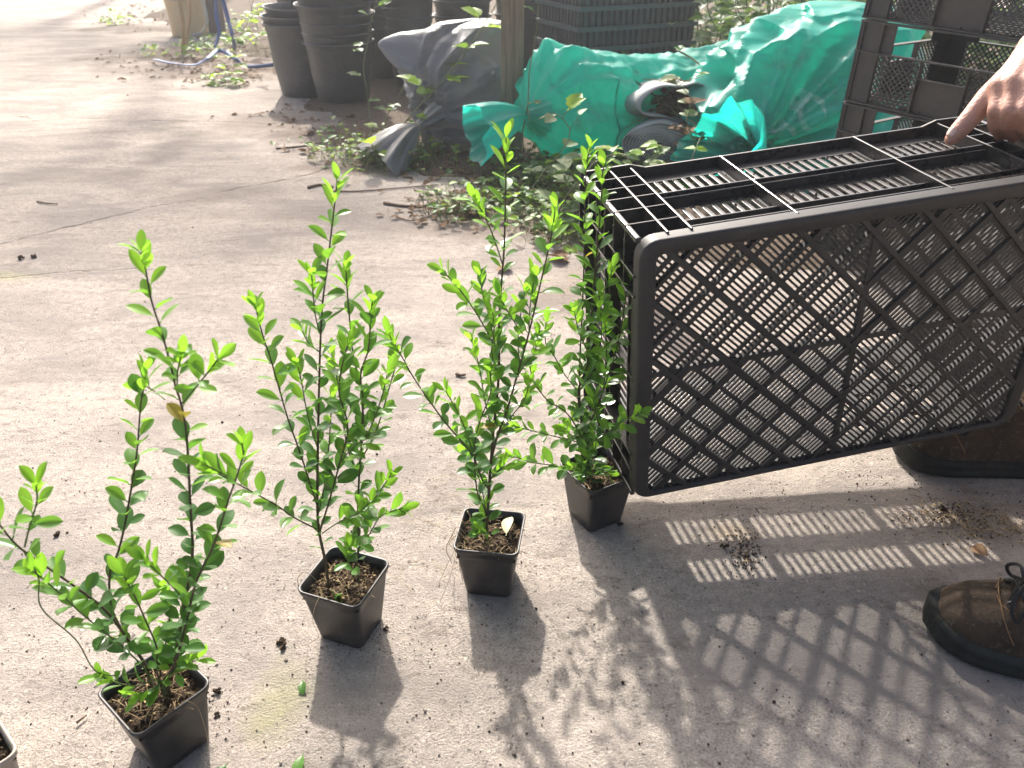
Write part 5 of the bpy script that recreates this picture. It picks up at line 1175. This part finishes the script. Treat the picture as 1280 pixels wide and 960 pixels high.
rnd = random.Random(91); b = MB()
for k in range(46):
    px, py = 548 + rnd.gauss(0, 22), 640 + rnd.gauss(0, 45); p = at(px, py, .003); a = rnd.uniform(0, 6.3); pts = [p]
    for j in range(5): a += rnd.uniform(-.9, .9); pts.append(pts[-1] + Vector((cos(a)*.011, sin(a)*.011, rnd.uniform(-.004, .006)))); pts[-1].z = max(.001, pts[-1].z)
    b.tube(catmull(pts, .004), .00025, 3, False)
tag(b.build('root_threads', M['root']), 'tangle of fine dry root threads between the second and third pots', kind='stuff')

# ------------------------------------------------------------------ slim tree beyond the frame whose soft shade crosses the slab
def shade_tree(tx, ty, label, zc, spread, deep, nl, seed, r0):
    rnd = random.Random(seed); tree = empty('tree', (tx, ty, 0), label, 'tree')
    b = MB(); cv = catmull([(0, 0, -.1), (.02, 0, zc*.25), (-.02, .02, zc*.5), (.02, 0, zc*.75), (0, 0, zc)], .2); b.tube(cv, [r0 - r0*.48*i/len(cv) for i in range(len(cv))], 10); b.build('trunk', M['log'], tree)
    limbs = []
    for k in range(12):
        a = rnd.uniform(0, 6.3); e = Vector((cos(a)*rnd.uniform(.8, 1.9)*spread, sin(a)*rnd.uniform(.2, .5)*deep, zc + rnd.uniform(.1, .6)*deep)); limbs.append(e)
        s0 = Vector((0, 0, zc - .9 + .08*k)); b = MB(); cv = catmull([s0, s0.lerp(e, .5) + Vector((0, 0, .12)), e], .15); b.tube(cv, [.028 - .02*i/len(cv) for i in range(len(cv))], 6); b.build('limb', M['log'], tree)
    b = MB()
    for k in range(nl):
        e = rnd.choice(limbs); f = rnd.uniform(.5, 1.1); e = Vector((e.x*f, e.y*f, zc + (e.z-zc)*f)); p = e + Vector((rnd.gauss(0, .28), rnd.gauss(0, .16*deep), rnd.gauss(0, .14*deep))); s = rnd.uniform(.03, .055)
        d = Vector((rnd.gauss(0, 1), rnd.gauss(0, 1), rnd.gauss(0, 1))).normalized(); u = d.orthogonal().normalized()
        b.add([p - d*s, p + u*s*.5, p + d*s, p - u*s*.5], [(0, 1, 2, 3)])
    b.build('crown', M['bramble'], tree)
shade_tree(-3.32, 10.5, 'slim tree with a flat sparse crown beyond the yard', 6.1, 1.0, 1.0, 1500, 100, .075)
shade_tree(-5.3, 13.8, 'added unseen leafy tree further back, shading the far left slab', 5.9, 1.0, 2.2, 3400, 101, .10)  # tree put in to darken the far left ground
# ------------------------------------------------------------------ thin air volume added to stand in for lens glare
hm = bpy.data.materials.new('glare_air'); hm.use_nodes = True; ht = hm.node_tree; ht.nodes.clear()
pv = ht.nodes.new('ShaderNodeVolumePrincipled'); pv.inputs['Color'].default_value = (.90, .95, 1.0, 1); pv.inputs['Density'].default_value = .008; pv.inputs['Anisotropy'].default_value = .6
ho = ht.nodes.new('ShaderNodeOutputMaterial'); ht.links.new(pv.outputs[0], ho.inputs['Volume'])
b = MB(); b.box(-156, 156, -156, 206, -1.0, 7.6); tag(b.build('glare_haze', hm), kind='stuff')
